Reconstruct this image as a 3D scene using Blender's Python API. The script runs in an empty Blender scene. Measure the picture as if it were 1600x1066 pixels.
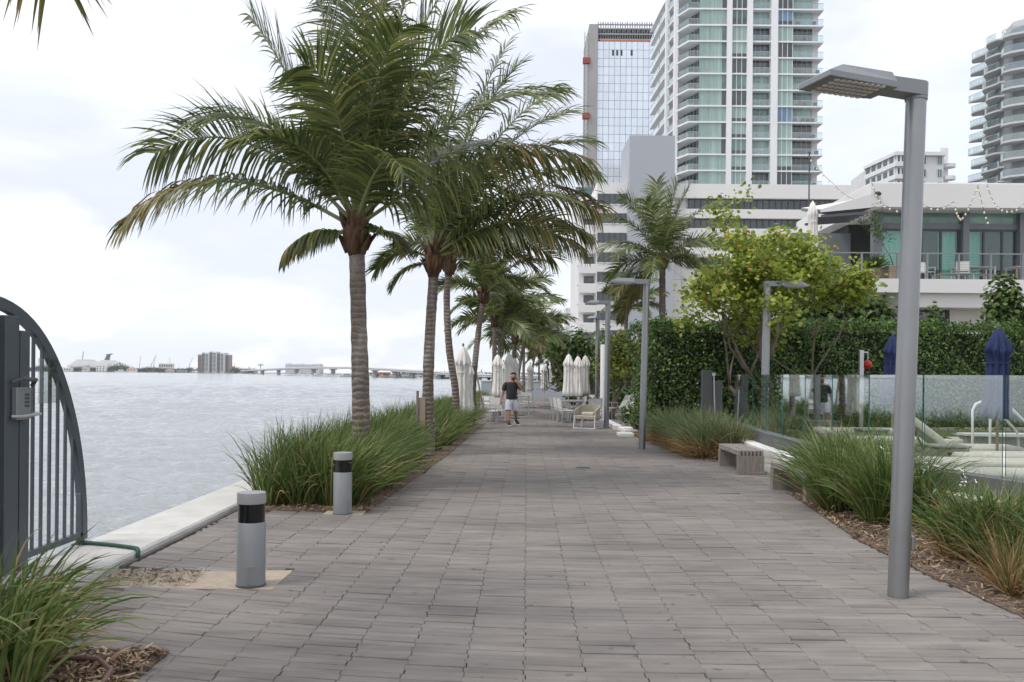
import bpy, math, random
import numpy as np
from mathutils import Vector, Matrix
R = math.radians
sc = bpy.context.scene
COL = sc.collection
random.seed(7)
# ------------------------------------------------------------------ camera
H, F, HY, ROLL = 1.7, 1400.0, 584.8, R(0.5)
cam = bpy.data.cameras.new('camera')
cam.lens = 36.0 * F / 1600; cam.sensor_width = 36; cam.sensor_fit = 'HORIZONTAL'
cam.shift_y = (HY - 533) / 1600
cam.clip_start = 0.1; cam.clip_end = 9000
camo = bpy.data.objects.new('camera', cam); COL.objects.link(camo)
camo.location = (0, 0, H); camo.rotation_euler = (math.pi / 2, -ROLL, 0)
sc.camera = camo
cam.dof.use_dof = False
# ------------------------------------------------------------------ world, sun, exposure
SUN_EL, SUN_AZ = R(58), R(-118)          # azimuth from +Y towards +X: left, a little behind the camera
w = bpy.data.worlds.new('World'); sc.world = w; w.use_nodes = True
nt = w.node_tree; nt.nodes.clear()
def N(nt, t, **kw):
    n = nt.nodes.new(t)
    for k, v in kw.items(): setattr(n, k, v)
    return n
wo = N(nt, 'ShaderNodeOutputWorld'); bg = N(nt, 'ShaderNodeBackground'); bg.inputs[1].default_value = 0.1
sky = N(nt, 'ShaderNodeTexSky', sky_type='NISHITA', sun_disc=False, sun_elevation=SUN_EL, sun_rotation=SUN_AZ)
tc = N(nt, 'ShaderNodeTexCoord')
def noise(nt, vec, scale, detail=5, rough=.55, mapping=(1, 1, 1), loc=(0, 0, 0)):
    m = N(nt, 'ShaderNodeMapping'); m.inputs['Scale'].default_value = mapping; m.inputs['Location'].default_value = loc
    nt.links.new(vec, m.inputs[0])
    n = N(nt, 'ShaderNodeTexNoise'); n.inputs['Scale'].default_value = scale
    n.inputs['Detail'].default_value = detail; n.inputs['Roughness'].default_value = rough
    nt.links.new(m.outputs[0], n.inputs['Vector']); return n.outputs[0]
def ramp(nt, fac, stops):
    r = N(nt, 'ShaderNodeValToRGB'); e = r.color_ramp.elements
    while len(e) < len(stops): e.new(0.5)
    for i, (p, c) in enumerate(stops):
        e[i].position = p; e[i].color = (*c, 1) if len(c) == 3 else c
    nt.links.new(fac, r.inputs[0]); return r.outputs[0]
def mix(nt, fac, a, b, bt='MIX'):
    m = N(nt, 'ShaderNodeMix', data_type='RGBA', blend_type=bt)
    for s, v in ((0, fac), (6, a), (7, b)):
        if hasattr(v, 'links'): nt.links.new(v, m.inputs[s])
        else: m.inputs[s].default_value = v if s == 0 else (*v, 1)
    return m.outputs[2]
gen = tc.outputs['Generated']
c1 = ramp(nt, noise(nt, gen, 2.0, 6, .55, (1, 1, 3.2), (.35, .1, .2)), [(.36, (0, 0, 0)), (.60, (1, 1, 1))])
shade = ramp(nt, noise(nt, gen, 2.6, 5, .5, (1, 1, 3.0), (1.9, .4, .75)), [(.40, (6.5, 6.95, 8.1)), (.60, (10.6, 10.6, 10.8))])
# low cumulus band by the horizon
sx = N(nt, 'ShaderNodeSeparateXYZ'); nt.links.new(gen, sx.inputs[0])
low = ramp(nt, sx.outputs[2], [(0.0, (.92, .92, .92)), (.035, (.55, .55, .55)), (.10, (.2, .2, .2)), (.2, (0, 0, 0))])
puff = ramp(nt, noise(nt, gen, 11, 6, .55, (1, 1, 2.6), (.2, .3, .1)), [(.46, (0, 0, 0)), (.58, (1, 1, 1))])
thin = mix(nt, .88, sky.outputs[0], (7.8, 8.2, 9.0))
body = mix(nt, c1, thin, shade)
blue = mix(nt, .90, sky.outputs[0], (7.8, 8.3, 8.8))
lowsky = mix(nt, puff, blue, (9.4, 9.4, 9.5))
col = mix(nt, low, body, lowsky)
nt.links.new(col, bg.inputs[0]); nt.links.new(bg.outputs[0], wo.inputs[0])
sl = bpy.data.lights.new('sun', 'SUN'); sl.energy = 1.75; sl.angle = R(18); sl.color = (1, .96, .9)
so = bpy.data.objects.new('sun', sl); COL.objects.link(so)
sd = Vector((math.sin(SUN_AZ) * math.cos(SUN_EL), math.cos(SUN_AZ) * math.cos(SUN_EL), math.sin(SUN_EL)))
so.rotation_euler = (-sd).to_track_quat('-Z', 'Y').to_euler(); so.location = (-30, -20, 50)
vs = sc.view_settings
sc.display_settings.display_device = 'sRGB'
vs.view_transform = 'Standard'; vs.look = 'None'; vs.gamma = 1; vs.exposure = 0.38; vs.use_curve_mapping = False
sc.cycles.max_bounces = 8; sc.cycles.transparent_max_bounces = 16
# ------------------------------------------------------------------ pixel helpers (photo pixels -> points)
def unroll(px, py):
    x, y = px - 800, py - HY
    c, s = math.cos(ROLL), math.sin(ROLL)
    return c * x + s * y, -s * x + c * y
def P(px, py, Y):
    x, y = unroll(px, py)
    return Vector((x / F * Y, Y, H - y / F * Y))
def G(px, py, z=0.0):
    x, y = unroll(px, py)
    Y = (H - z) * F / y
    return Vector((x / F * Y, Y, z))
# ------------------------------------------------------------------ materials
MATS = {}
def newmat(name):
    m = bpy.data.materials.new(name); m.use_nodes = True
    nt = m.node_tree; nt.nodes.clear()
    o = N(nt, 'ShaderNodeOutputMaterial'); b = N(nt, 'ShaderNodeBsdfPrincipled')
    nt.links.new(b.outputs[0], o.inputs[0]); return m, nt, b, o
def pm(name, c, rough=.6, var=.12, scale=4, metal=0, bump=0, bscale=40, spec=.5, stretch=(1, 1, 1), island=0, spots=None):
    m, nt, b, o = newmat(name)
    t = N(nt, 'ShaderNodeTexCoord').outputs['Object']
    n = noise(nt, t, scale, 6, .6, stretch)
    lo = tuple(x * (1 - var) for x in c); hi = tuple(min(1, x * (1 + var)) for x in c)
    cc = ramp(nt, n, [(.3, lo), (.7, hi)])
    if spots:
        s = ramp(nt, noise(nt, t, spots[1], 4, .6, spots[3] if len(spots) > 3 else stretch), [(spots[2], (0, 0, 0)), (min(.99, spots[2] + .12), (1, 1, 1))])
        cc = mix(nt, s, cc, spots[0])
    if island:
        g = N(nt, 'ShaderNodeNewGeometry')
        h = N(nt, 'ShaderNodeHueSaturation')
        mr = N(nt, 'ShaderNodeMapRange'); mr.inputs[3].default_value = 1 - island; mr.inputs[4].default_value = 1 + island
        nt.links.new(g.outputs['Random Per Island'], mr.inputs[0]); nt.links.new(mr.outputs[0], h.inputs['Value'])
        nt.links.new(cc, h.inputs['Color']); cc = h.outputs[0]
    nt.links.new(cc, b.inputs['Base Color'])
    b.inputs['Roughness'].default_value = rough; b.inputs['Metallic'].default_value = metal
    b.inputs['Specular IOR Level'].default_value = spec
    if bump:
        bn = N(nt, 'ShaderNodeBump'); bn.inputs['Strength'].default_value = bump; bn.inputs['Distance'].default_value = .02
        nt.links.new(noise(nt, t, bscale, 6, .6, stretch), bn.inputs['Height']); nt.links.new(bn.outputs[0], b.inputs['Normal'])
    MATS[name] = m; return m
def leafmat(name, stops, rough=.45, trans=.3, spec=.4):
    m, nt, b, o = newmat(name)
    g = N(nt, 'ShaderNodeNewGeometry')
    c = ramp(nt, g.outputs['Random Per Island'], stops)
    t = N(nt, 'ShaderNodeTexCoord').outputs['Object']
    c = mix(nt, 1.0, c, ramp(nt, noise(nt, t, 1.2, 3), [(.3, (.75, .78, .75)), (.7, (1.2, 1.18, 1.15))]), 'MULTIPLY')
    nt.links.new(c, b.inputs['Base Color']); b.inputs['Roughness'].default_value = rough; b.inputs['Specular IOR Level'].default_value = spec
    tr = N(nt, 'ShaderNodeBsdfTranslucent'); nt.links.new(c, tr.inputs[0])
    ms = N(nt, 'ShaderNodeMixShader'); ms.inputs[0].default_value = trans
    nt.links.new(b.outputs[0], ms.inputs[1]); nt.links.new(tr.outputs[0], ms.inputs[2]); nt.links.new(ms.outputs[0], o.inputs[0])
    MATS[name] = m; return m
def glassmat(name, tint, refl=.12, base=(.02, .05, .045), thru=.85, rough=.02):
    """thin sheet glass: transparent tinted + mirror reflection by fresnel"""
    m, nt, b, o = newmat(name)
    t = N(nt, 'ShaderNodeBsdfTransparent'); t.inputs[0].default_value = (*tint, 1)
    gl = N(nt, 'ShaderNodeBsdfGlossy'); gl.inputs['Roughness'].default_value = rough
    gl.inputs['Color'].default_value = (.9, .97, .96, 1)
    lw = N(nt, 'ShaderNodeLayerWeight'); lw.inputs['Blend'].default_value = .5
    pw = N(nt, 'ShaderNodeMath', operation='POWER'); nt.links.new(lw.outputs['Facing'], pw.inputs[0]); pw.inputs[1].default_value = 2.6
    mm = N(nt, 'ShaderNodeMath', operation='MULTIPLY_ADD'); nt.links.new(pw.outputs[0], mm.inputs[0]); mm.inputs[1].default_value = .8; mm.inputs[2].default_value = refl
    ms = N(nt, 'ShaderNodeMixShader'); nt.links.new(mm.outputs[0], ms.inputs[0])
    nt.links.new(t.outputs[0], ms.inputs[1]); nt.links.new(gl.outputs[0], ms.inputs[2]); nt.links.new(ms.outputs[0], o.inputs[0])
    MATS[name] = m; return m
# ------------------------------------------------------------------ mesh builder
class MB:
    def __init__(s): s.v = []; s.f = []; s.m = []
    def add(s, vs, fs, mi=0):
        o = len(s.v); s.v.extend([tuple(x) for x in vs]); s.f.extend([tuple(i + o for i in f) for f in fs]); s.m.extend([mi] * len(fs)); return s
    def box(s, a, b, mi=0, M=None):
        (x0, y0, z0), (x1, y1, z1) = a, b
        vs = [Vector(p) for p in ((x0, y0, z0), (x1, y0, z0), (x1, y1, z0), (x0, y1, z0), (x0, y0, z1), (x1, y0, z1), (x1, y1, z1), (x0, y1, z1))]
        if M is not None: vs = [M @ p for p in vs]
        return s.add(vs, [(0, 3, 2, 1), (4, 5, 6, 7), (0, 1, 5, 4), (1, 2, 6, 5), (2, 3, 7, 6), (3, 0, 4, 7)], mi)
    def cbox(s, c, d, mi=0, M=None):
        return s.box([c[i] - d[i] / 2 for i in range(3)], [c[i] + d[i] / 2 for i in range(3)], mi, M)
    def bar(s, p0, p1, wx, wz, mi=0):
        p0, p1 = Vector(p0), Vector(p1); d = p1 - p0; L = d.length; d /= L
        up = Vector((0, 0, 1)) if abs(d.z) < .95 else Vector((1, 0, 0))
        x = d.cross(up).normalized(); z = x.cross(d)
        M = Matrix((x, d, z)).transposed().to_4x4(); M.translation = p0
        return s.box((-wx / 2, 0, -wz / 2), (wx / 2, L, wz / 2), mi, M)
    def tube(s, pts, rs, n=8, mi=0, caps=True):
        pts = [Vector(p) for p in pts]
        if not hasattr(rs, '__len__'): rs = [rs] * len(pts)
        o = len(s.v); ref = None
        for i, p in enumerate(pts):
            d = (pts[min(i + 1, len(pts) - 1)] - pts[max(i - 1, 0)]).normalized()
            if ref is None:
                ref = d.cross(Vector((0, 0, 1)))
                if ref.length < 1e-3: ref = Vector((1, 0, 0))
            x = (ref - d * ref.dot(d)).normalized(); ref = x; y = d.cross(x)
            for k in range(n):
                a = 2 * math.pi * k / n
                s.v.append(tuple(p + (x * math.cos(a) + y * math.sin(a)) * rs[i]))
        for i in range(len(pts) - 1):
            for k in range(n):
                a = o + i * n + k; b = o + i * n + (k + 1) % n
                s.f.append((a, b, b + n, a + n)); s.m.append(mi)
        if caps:
            s.f.append(tuple(o + k for k in reversed(range(n)))); s.f.append(tuple(o + (len(pts) - 1) * n + k for k in range(n))); s.m += [mi, mi]
        return s
    def lathe(s, prof, c=(0, 0, 0), n=24, mi=0, ripple=None):
        o = len(s.v)
        for i, (r, z) in enumerate(prof):
            for k in range(n):
                a = 2 * math.pi * k / n; rr = r if ripple is None else r * ripple(a, i)
                s.v.append((c[0] + rr * math.cos(a), c[1] + rr * math.sin(a), c[2] + z))
        for i in range(len(prof) - 1):
            for k in range(n):
                a = o + i * n + k; b = o + i * n + (k + 1) % n
                s.f.append((a, b, b + n, a + n)); s.m.append(mi)
        s.f.append(tuple(o + k for k in reversed(range(n)))); s.f.append(tuple(o + (len(prof) - 1) * n + k for k in range(n))); s.m += [mi, mi]
        return s
    def prism(s, poly, z0, z1, mi=0, bottom=True):
        n = len(poly)
        ar = sum(poly[i][0] * poly[(i + 1) % n][1] - poly[(i + 1) % n][0] * poly[i][1] for i in range(n))
        if ar < 0: poly = poly[::-1]
        vs = [(x, y, z0) for x, y in poly] + [(x, y, z1) for x, y in poly]
        fs = [tuple(range(n, 2 * n))] + [(i, (i + 1) % n, (i + 1) % n + n, i + n) for i in range(n)]
        if bottom: fs.append(tuple(reversed(range(n))))
        return s.add(vs, fs, mi)
    def quads(s, V, mi=0):
        """V: numpy (n,k,3) polygons"""
        n, k, _ = V.shape; o = len(s.v)
        s.v.extend(map(tuple, V.reshape(-1, 3).tolist()))
        s.f.extend(tuple(range(o + i * k, o + i * k + k)) for i in range(n)); s.m.extend([mi] * n); return s
    def strips(s, V, mi=0):
        """V: (n, seg+1, 2, 3) ribbons"""
        n, q, _, _ = V.shape; o = len(s.v)
        s.v.extend(map(tuple, V.reshape(-1, 3).tolist()))
        for i in range(n):
            b = o + i * q * 2
            for j in range(q - 1):
                a = b + j * 2; s.f.append((a, a + 1, a + 3, a + 2))
        s.m.extend([mi] * (n * (q - 1))); return s
    def build(s, name, mats, parent=None, smooth=False, bevel=0, world=False, seg=1):
        if not isinstance(mats, (list, tuple)): mats = [mats]
        v = s.v
        if world and parent is not None:
            l = parent_world(parent); v = [(x - l.x, y - l.y, z - l.z) for x, y, z in v]
        me = bpy.data.meshes.new(name); me.from_pydata(v, [], s.f)
        for m in mats: me.materials.append(m if not isinstance(m, str) else MATS[m])
        if len(mats) > 1: me.polygons.foreach_set('material_index', s.m)
        if smooth:
            me.polygons.foreach_set('use_smooth', [True] * len(s.f))
            if smooth != 'all': me.set_sharp_from_angle(angle=R(40))
        me.update()
        o = bpy.data.objects.new(name, me); COL.objects.link(o)
        if parent is not None: o.parent = parent
        if bevel:
            b = o.modifiers.new('bevel', 'BEVEL'); b.width = bevel; b.segments = seg; b.limit_method = 'ANGLE'; b.angle_limit = R(40)
        return o
def parent_world(o):
    l = Vector(o.location)
    while o.parent: o = o.parent; l += Vector(o.location)
    return l
def tag(o, label=None, cat=None, group=None, kind=None):
    if label: o['label'] = label
    if cat: o['category'] = cat
    if group: o['group'] = group
    if kind: o['kind'] = kind
    return o
def thing(name, label, cat, loc=(0, 0, 0), rz=0, group=None):
    o = bpy.data.objects.new(name, None); COL.objects.link(o); o.empty_display_size = .2
    o.location = loc; o.rotation_euler = (0, 0, rz)
    return tag(o, label, cat, group)
def copy_tree(o, parent=None):
    c = o.copy(); COL.objects.link(c)
    if parent is not None: c.parent = parent
    for ch in list(o.children): copy_tree(ch, c)
    return c
def dup(root, loc, rz, label, group=None, scale=None):
    c = copy_tree(root); c.location = loc; c.rotation_euler = (0, 0, rz)
    if scale: c.scale = (scale, scale, scale) if not hasattr(scale, '__len__') else scale
    tag(c, label, None, group); return c
def interp(x, pts):
    if x <= pts[0][0]: return pts[0][1]
    for (a, va), (b, vb) in zip(pts, pts[1:]):
        if x <= b: return va + (vb - va) * (x - a) / (b - a)
    return pts[-1][1]
# material library
pm('concrete_white', (.70, .69, .66), .75, .08, 1.5, bump=.15, bscale=30, spots=((.42, .40, .36), 2.5, .68))
pm('wall_white', (.74, .73, .72), .7, .04, .5)
pm('seawall_stone', (.52, .505, .475), .85, .12, 2.5, bump=.3, bscale=60, spots=((.36, .34, .30), 3.5, .62))
pm('kerb_dark', (.12, .115, .11), .9, .3, 5, bump=.4)
pm('paver', (.200, .179, .163), .8, .24, 2.2, bump=.3, bscale=70, island=.10, spots=((.150, .134, .128), 1.1, .54), stretch=(.6, 2.2, 1))
def overlay(name, stops, scale, loc=(0, 0, 0), stretch=(1, 1, 1), detail=5):
    nt = MATS[name].node_tree; b = nt.nodes['Principled BSDF']; src = b.inputs['Base Color'].links[0].from_socket
    t = N(nt, 'ShaderNodeTexCoord').outputs['Object']
    nt.links.new(mix(nt, 1.0, src, ramp(nt, noise(nt, t, scale, detail, .6, stretch, loc), stops), 'MULTIPLY'), b.inputs['Base Color'])
overlay('paver', [(.34, (.80, .79, .78)), (.5, (1, 1, 1)), (.68, (1.1, 1.09, 1.07))], .42)
overlay('paver', [(.27, (.62, .60, .58)), (.33, (1, 1, 1))], 6.5, (3, 1, 0), (1, 1, 1), 2)
pm('joint_dark', (.06, .053, .048), .95, .5, 3)
pm('mulch_ground', (.15, .105, .075), .95, .6, 22, bump=1.0, bscale=45, spots=((.26, .20, .14), 14, .55))
leafmat('mulch_chip', [(0, (.06, .035, .024)), (.4, (.16, .10, .065)), (.7, (.30, .21, .14)), (1, (.46, .37, .26))], .9, 0)
pm('sand', (.42, .355, .275), .95, .15, 8, bump=.7, bscale=120)
pm('steel_grey', (.30, .305, .31), .38, .05, 3, metal=.75, bump=.02, bscale=8)
pm('steel_paint', (.24, .25, .26), .45, .06, 3, metal=.3)
pm('gate_paint', (.085, .10, .115), .45, .1, 3, metal=.25)
pm('bollard_paint', (.225, .232, .238), .5, .06, 4, metal=.25, spots=((.22, .22, .22), 9, .68))
pm('bollard_cap', (.29, .29, .29), .5, .05, 4, metal=.2)
pm('black_glass', (.008, .008, .009), .12, .1, 3)
pm('rubber_black', (.012, .012, .013), .6, .2, 5)
pm('aluminium', (.55, .55, .55), .4, .05, 3, metal=.7)
pm('wood_grey', (.215, .185, .162), .85, .3, 3, bump=.3, bscale=25, stretch=(18, 18, 1.2), spots=((.13, .11, .10), 5, .58, (1, 1, .3)))
pm('wood_tan', (.30, .24, .17), .8, .2, 3, bump=.2)
pm('cloth_white', (.74, .715, .67), .85, .08, 5, bump=.2, bscale=20)
pm('cloth_blue', (.012, .022, .085), .85, .25, 5, bump=.2, bscale=20)
pm('cushion', (.60, .57, .50), .9, .06, 3, bump=.2, bscale=15)
pm('plinth_grey', (.105, .11, .118), .6, .12, 3, bump=.1)
pm('plastic_grey', (.08, .085, .09), .5, .1, 5)
pm('red_plastic', (.45, .015, .012), .4, .1, 5)
glassmat('fence_glass', (.89, .93, .92), .27)
m_, nt_, b_, o_ = newmat('glass_edge'); b_.inputs['Base Color'].default_value = (.03, .12, .10, 1); b_.inputs['Roughness'].default_value = .15; MATS['glass_edge'] = m_
pm('wall_blue', (.36, .39, .42), .75, .05, .3)
# ================================================================== SETTING
KERB = [(4.0, 8.3), (5.5, 7.2), (7.5, 6.0), (8.8, 5.35), (10.6, 4.80), (12.4, 4.60), (14.1, 4.56), (17, 4.62), (20.2, 4.86), (22.0, 5.02)]   # (Y, X)
def kx(Y): return interp(Y, KERB)
LEFT = [(11.0, -1.74), (18.6, -1.33), (30.7, -.90), (31.2, -1.5), (64, -1.9)]
RIGHT = [(3.0, 3.7), (6.4, 3.64), (8, 3.6), (9.3, 3.62), (13.1, 4.04), (13.6, 4.5), (17.3, 4.55), (17.8, 3.9), (18.4, 3.66), (23, 3.45), (27, 3.4), (28, 9), (70, 9)]
# water
m, nt, b, o = newmat('water')
b.inputs['Base Color'].default_value = (.10, .125, .135, 1); b.inputs['Roughness'].default_value = .12; b.inputs['IOR'].default_value = 1.33
g = N(nt, 'ShaderNodeNewGeometry').outputs['Position']
n1 = noise(nt, g, 1.6, 5, .6, (.6, 1.3, 1)); n2 = noise(nt, g, .16, 3, .5, (.6, 1.6, 1), (3, 5, 0))
bb = N(nt, 'ShaderNodeBump'); bb.inputs['Strength'].default_value = 1.0; bb.inputs['Distance'].default_value = .20
b2 = N(nt, 'ShaderNodeBump'); b2.inputs['Strength'].default_value = .7; b2.inputs['Distance'].default_value = .5
nt.links.new(n1, bb.inputs['Height']); nt.links.new(n2, b2.inputs['Height']); nt.links.new(b2.outputs[0], bb.inputs['Normal']); nt.links.new(bb.outputs[0], b.inputs['Normal'])
wcol = ramp(nt, noise(nt, g, .012, 4, .6, (.35, 1.5, 1)), [(.35, (.28, .30, .31)), (.65, (.37, .39, .40))])
nt.links.new(wcol, b.inputs['Base Color'])
MATS['water'] = m
# wind chop on the near bay: real wavelets, finer close in
_Y = 8.5 * np.exp(np.linspace(0, math.log(420 / 8.5), 560)); _T = np.linspace(-.80, -.005, 300)
_yy, _tt = np.meshgrid(_Y, _T, indexing='ij'); _xx = _tt * _yy
_r = np.random.default_rng(8); _h = np.zeros_like(_xx)
for _k in range(36):
    wl = .26 * 1.078 ** _k; th = _r.normal(1.35, .55); ph = _r.uniform(0, 6.28)
    fade = np.clip((wl * 60) / _yy, 0, 1)
    _h += .0115 * wl ** .75 * fade * np.sin((_xx * math.cos(th) + _yy * math.sin(th)) * 2 * math.pi / wl + ph + .6 * np.sin(_xx * .31 * _r.uniform(.5, 1.5) + _yy * .13))
_V = np.stack([_xx, _yy, -1.37 + _h * np.clip((420 - _yy) / 200, 0, 1) - .029 * np.clip((_yy - 250) / 170, 0, 1)], -1).reshape(-1, 3)
_n, _m = _xx.shape; _ok = (_xx < -3.9); _mb = MB(); _mb.v = list(map(tuple, _V.tolist()))
_mb.f = [(i * _m + j, i * _m + j + 1, (i + 1) * _m + j + 1, (i + 1) * _m + j) for i in range(_n - 1) for j in range(_m - 1) if _ok[i, j + 1]]
_mb.m = [0] * len(_mb.f)
tag(_mb.build('water_chop', 'water', smooth='all'), kind='structure')
tag(MB().add([(-5000, -60, -1.4), (5000, -60, -1.4), (5000, 6000, -1.4), (-5000, 6000, -1.4)], [(0, 1, 2, 3)]).build('water', 'water'), kind='structure')
# land under everything on the right bank
pm('earth', (.20, .18, .15), .95, .25, .6, bump=.3, bscale=20)
land = [(-3.4, -20), (-3.4, 31), (-2.4, 66), (-1, 150), (30, 500), (420, 900), (900, 900), (900, -20)]
tag(MB().prism(land, -3, -.09).build('ground', 'earth'), kind='structure')
# sea wall cap
sw = MB()
for a, bq in ((-12, 4.2), (4.215, 8.9), (8.915, 14.0), (14.015, 20), (20.015, 31)):
    sw.box((-4.06, a, -2.5), (-3.385, bq, .07))
tag(sw.build('seawall', 'seawall_stone', bevel=.02), kind='structure')
tag(MB().box((-3.38, 7.75, -.08), (-3.345, 11.0, .012)).box((-3.38, 5.4, -.08), (-3.345, 7.0, .01)).build('gutter_strip', 'kerb_dark'), kind='structure')
# paving boards: real boards with gaps, rows fanning on the left
bed = MB().add([(-3.36, -6, -.035), (9.5, -6, -.035), (9.5, 66, -.035), (-3.36, 66, -.035)], [(0, 1, 2, 3)])
tag(bed.build('paving_bed', 'joint_dark'), kind='structure')
rng = np.random.default_rng(3)
LB, WB = .345, .084
def gx(x): return .045 * (1 - x) ** 2 if x < 1 else -.004 * (x - 1) ** 2
def in_pave(x, y):
    if y < 10.95:
        if x < -3.1: return False
        if x < -1.86 and 7.02 < y < 7.72: return False
        if x < -2.05 and y < 5.42: return False
    elif x < interp(y, LEFT): return False
    return x < interp(y, RIGHT)
pv = MB()
ru = rng.random
def limits(y):
    if y < 10.95:
        a = -3.34
        if 7.0 < y < 7.72: a = -1.865
        if y < 5.43: a = -2.055
    else: a = interp(y, LEFT)
    return a, interp(y, RIGHT)
for r in range(-16, 784):
    for c in range(-16, 28):
        jo = .005 * (1 if r % 2 else -1) + (ru() - .5) * .006
        u0, u1 = c * LB + jo, (c + 1) * LB + jo
        yc = r * WB; sh = .017 * yc
        xc = (u0 + u1) / 2 + sh; yy = yc + gx(xc)
        lx, hx_ = limits(yy + WB / 2)
        far_ = yy > 22
        ge = .0004 + (.0032 * ru() if ru() < .3 else .0008 * ru()); gr = (.0011 + .005 * ru() ** 3) * (1.3 if far_ else 1)
        z = .007 * (ru() - .5); zt = .006 * (ru() - .5)
        x0, x1 = max(u0 + sh + ge, lx), min(u1 + sh - ge, hx_)
        if x1 - x0 < .04: continue
        bev = .004
        y00, y01 = yc + gx(x0) + gr, yc + gx(x1) + gr
        y10, y11 = y00 + WB - 2 * gr, y01 + WB - 2 * gr
        t = [(x0 + bev, y00 + bev, z), (x1 - bev, y01 + bev, z + zt), (x1 - bev, y11 - bev, z + zt), (x0 + bev, y10 - bev, z)]
        q = [(x0, y00, z - bev), (x1, y01, z + zt - bev), (x1, y11, z + zt - bev), (x0, y10, z - bev)]
        lo = [(a, bq, -.03) for a, bq, _ in q]
        pv.add(t + q + lo, [(0, 1, 2, 3), (4, 5, 1, 0), (5, 6, 2, 1), (6, 7, 3, 2), (7, 4, 0, 3), (8, 9, 5, 4), (9, 10, 6, 5), (10, 11, 7, 6), (11, 8, 4, 7)])
tag(pv.build('promenade_paving', 'paver'), kind='structure')
# planting beds (ground)
def strip_poly(ys, fl, fr): return [(fl(y), y) for y in ys] + [(fr(y), y) for y in reversed(ys)]
ys = [11.0, 13, 15, 18.6, 22, 26, 30.7]
MBd = MB().prism(strip_poly(ys, lambda y: -3.37, lambda y: interp(y, LEFT)), -.03, .012)
MBd.prism([(-3.37, 2), (-2.06, 2), (-2.06, 5.42), (-3.37, 5.42)], -.03, .012)
ys2 = [3, 4.5, 6.4, 8, 9.3, 11, 12, 13.1]
MBd.prism(strip_poly(ys2, lambda y: interp(y, RIGHT) + .01, lambda y: kx(y) + .05), -.03, .008)
ys3 = [17.4, 17.9, 18.4, 20, 22.9]
MBd.prism(strip_poly(ys3, lambda y: interp(y, RIGHT) + .01, lambda y: kx(y) + .05), -.03, .008)
MBd.prism([(3.46, 23.4), (7, 23.4), (7, 28), (3.46, 28)], -.03, .06)
tag(MBd.build('planting_bed', 'mulch_ground'), kind='structure')
tag(MB().prism([(-3.34, 7.03), (-1.87, 7.03), (-1.87, 7.71), (-3.34, 7.71)], -.03, -.004).prism([(-2.25, 10.72), (-1.78, 10.72), (-1.78, 11.0), (-2.25, 11.0)], -.03, .004).build('sand_patch', 'sand'), kind='structure')
pm('pool_stone', (.27, .262, .245), .8, .12, 1.5)
tag(MB().box((-3.2, 7.65, -.03), (-2.1, 7.74, -.001)).build('edge_strip', 'pool_stone'), kind='structure')
# mulch chips and dry litter
def leafquads(C, nrm, size, shape, rng, stretch=None):
    """oriented flat leaves: C (n,3), nrm (n,3), size (n,), shape (k,2)"""
    n = len(C); nrm = nrm / np.linalg.norm(nrm, axis=1, keepdims=True)
    a = rng.normal(size=(n, 3)); u = a - nrm * (a * nrm).sum(1, keepdims=True); u /= np.linalg.norm(u, axis=1, keepdims=True)
    v = np.cross(nrm, u); sh = np.asarray(shape)
    return C[:, None, :] + size[:, None, None] * (sh[None, :, 0, None] * u[:, None, :] + sh[None, :, 1, None] * v[:, None, :])
CHIP = [(-.6, -.09), (.55, -.11), (.6, .06), (-.5, .10)]
def chips(name, n, sampler, s0=.03, s1=.09):
    C = np.array([sampler() for _ in range(n)])
    nn = np.column_stack([rng.normal(0, .35, n), rng.normal(0, .35, n), np.ones(n)])
    mbx = MB().quads(leafquads(C, nn, rng.uniform(s0, s1, n), CHIP, rng)); o = mbx.build(name, 'mulch_chip'); return tag(o, kind='stuff')
U = rng.uniform
def s_right():
    y = U(4.6, 12.8); x = U(interp(y, RIGHT) + .0, kx(y) - .02); return (x, y, .015 + U(0, .03))
def s_near(): return (U(-3.3, -2.06), U(4.5, 5.40), .018 + U(0, .025))
def s_left():
    y = 11 + U(0, 1) ** 1.6 * 12; return (interp(y, LEFT) - abs(rng.normal(0, .45)) + .03, y + .02, .016 + U(0, .02))
def s_left2(): return (U(-3.3, -1.75), U(11.0, 11.6), .018 + U(0, .02))
def s_sand(): return (U(-3.3, -2.55), 7.1 + U(0, .6), .002 + U(0, .012))
def s_right2():
    y = U(17.6, 20); x = U(interp(y, RIGHT), 4.6); return (x, y, .015 + U(0, .03))
for lab, nme, n, s, a, bq in (('brown bark mulch and straw in the right planting bed below the grass', 'bark_mulch', 9000, s_right, .02, .085), ('dark bark mulch in the near left corner bed', 'bark_mulch', 2600, s_near, .02, .09),
                     ('mulch along the edge of the left grass bed', 'bark_mulch', 2200, s_left, .02, .06), ('mulch at the front of the left grass bed', 'bark_mulch', 1000, s_left2, .02, .06),
                     ('small bark chips scattered on the sand by the first bollard', 'bark_mulch', 420, s_sand, .02, .06), ('straw litter under the far right grasses', 'bark_mulch', 500, s_right2, .03, .08)):
    tag(chips(nme, n, s, a, bq), lab, 'mulch')
# a few fallen leaves on the boards
def s_scatter():
    while True:
        y = 4.8 + 20 * U(0, 1) ** 1.5; x = U(-3, 3.5)
        if in_pave(x, y): return (x, y, .008)
tag(chips('fallen_leaves', 120, s_scatter, .015, .04), 'a few dry leaf scraps scattered over the grey boards', 'leaves')
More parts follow.
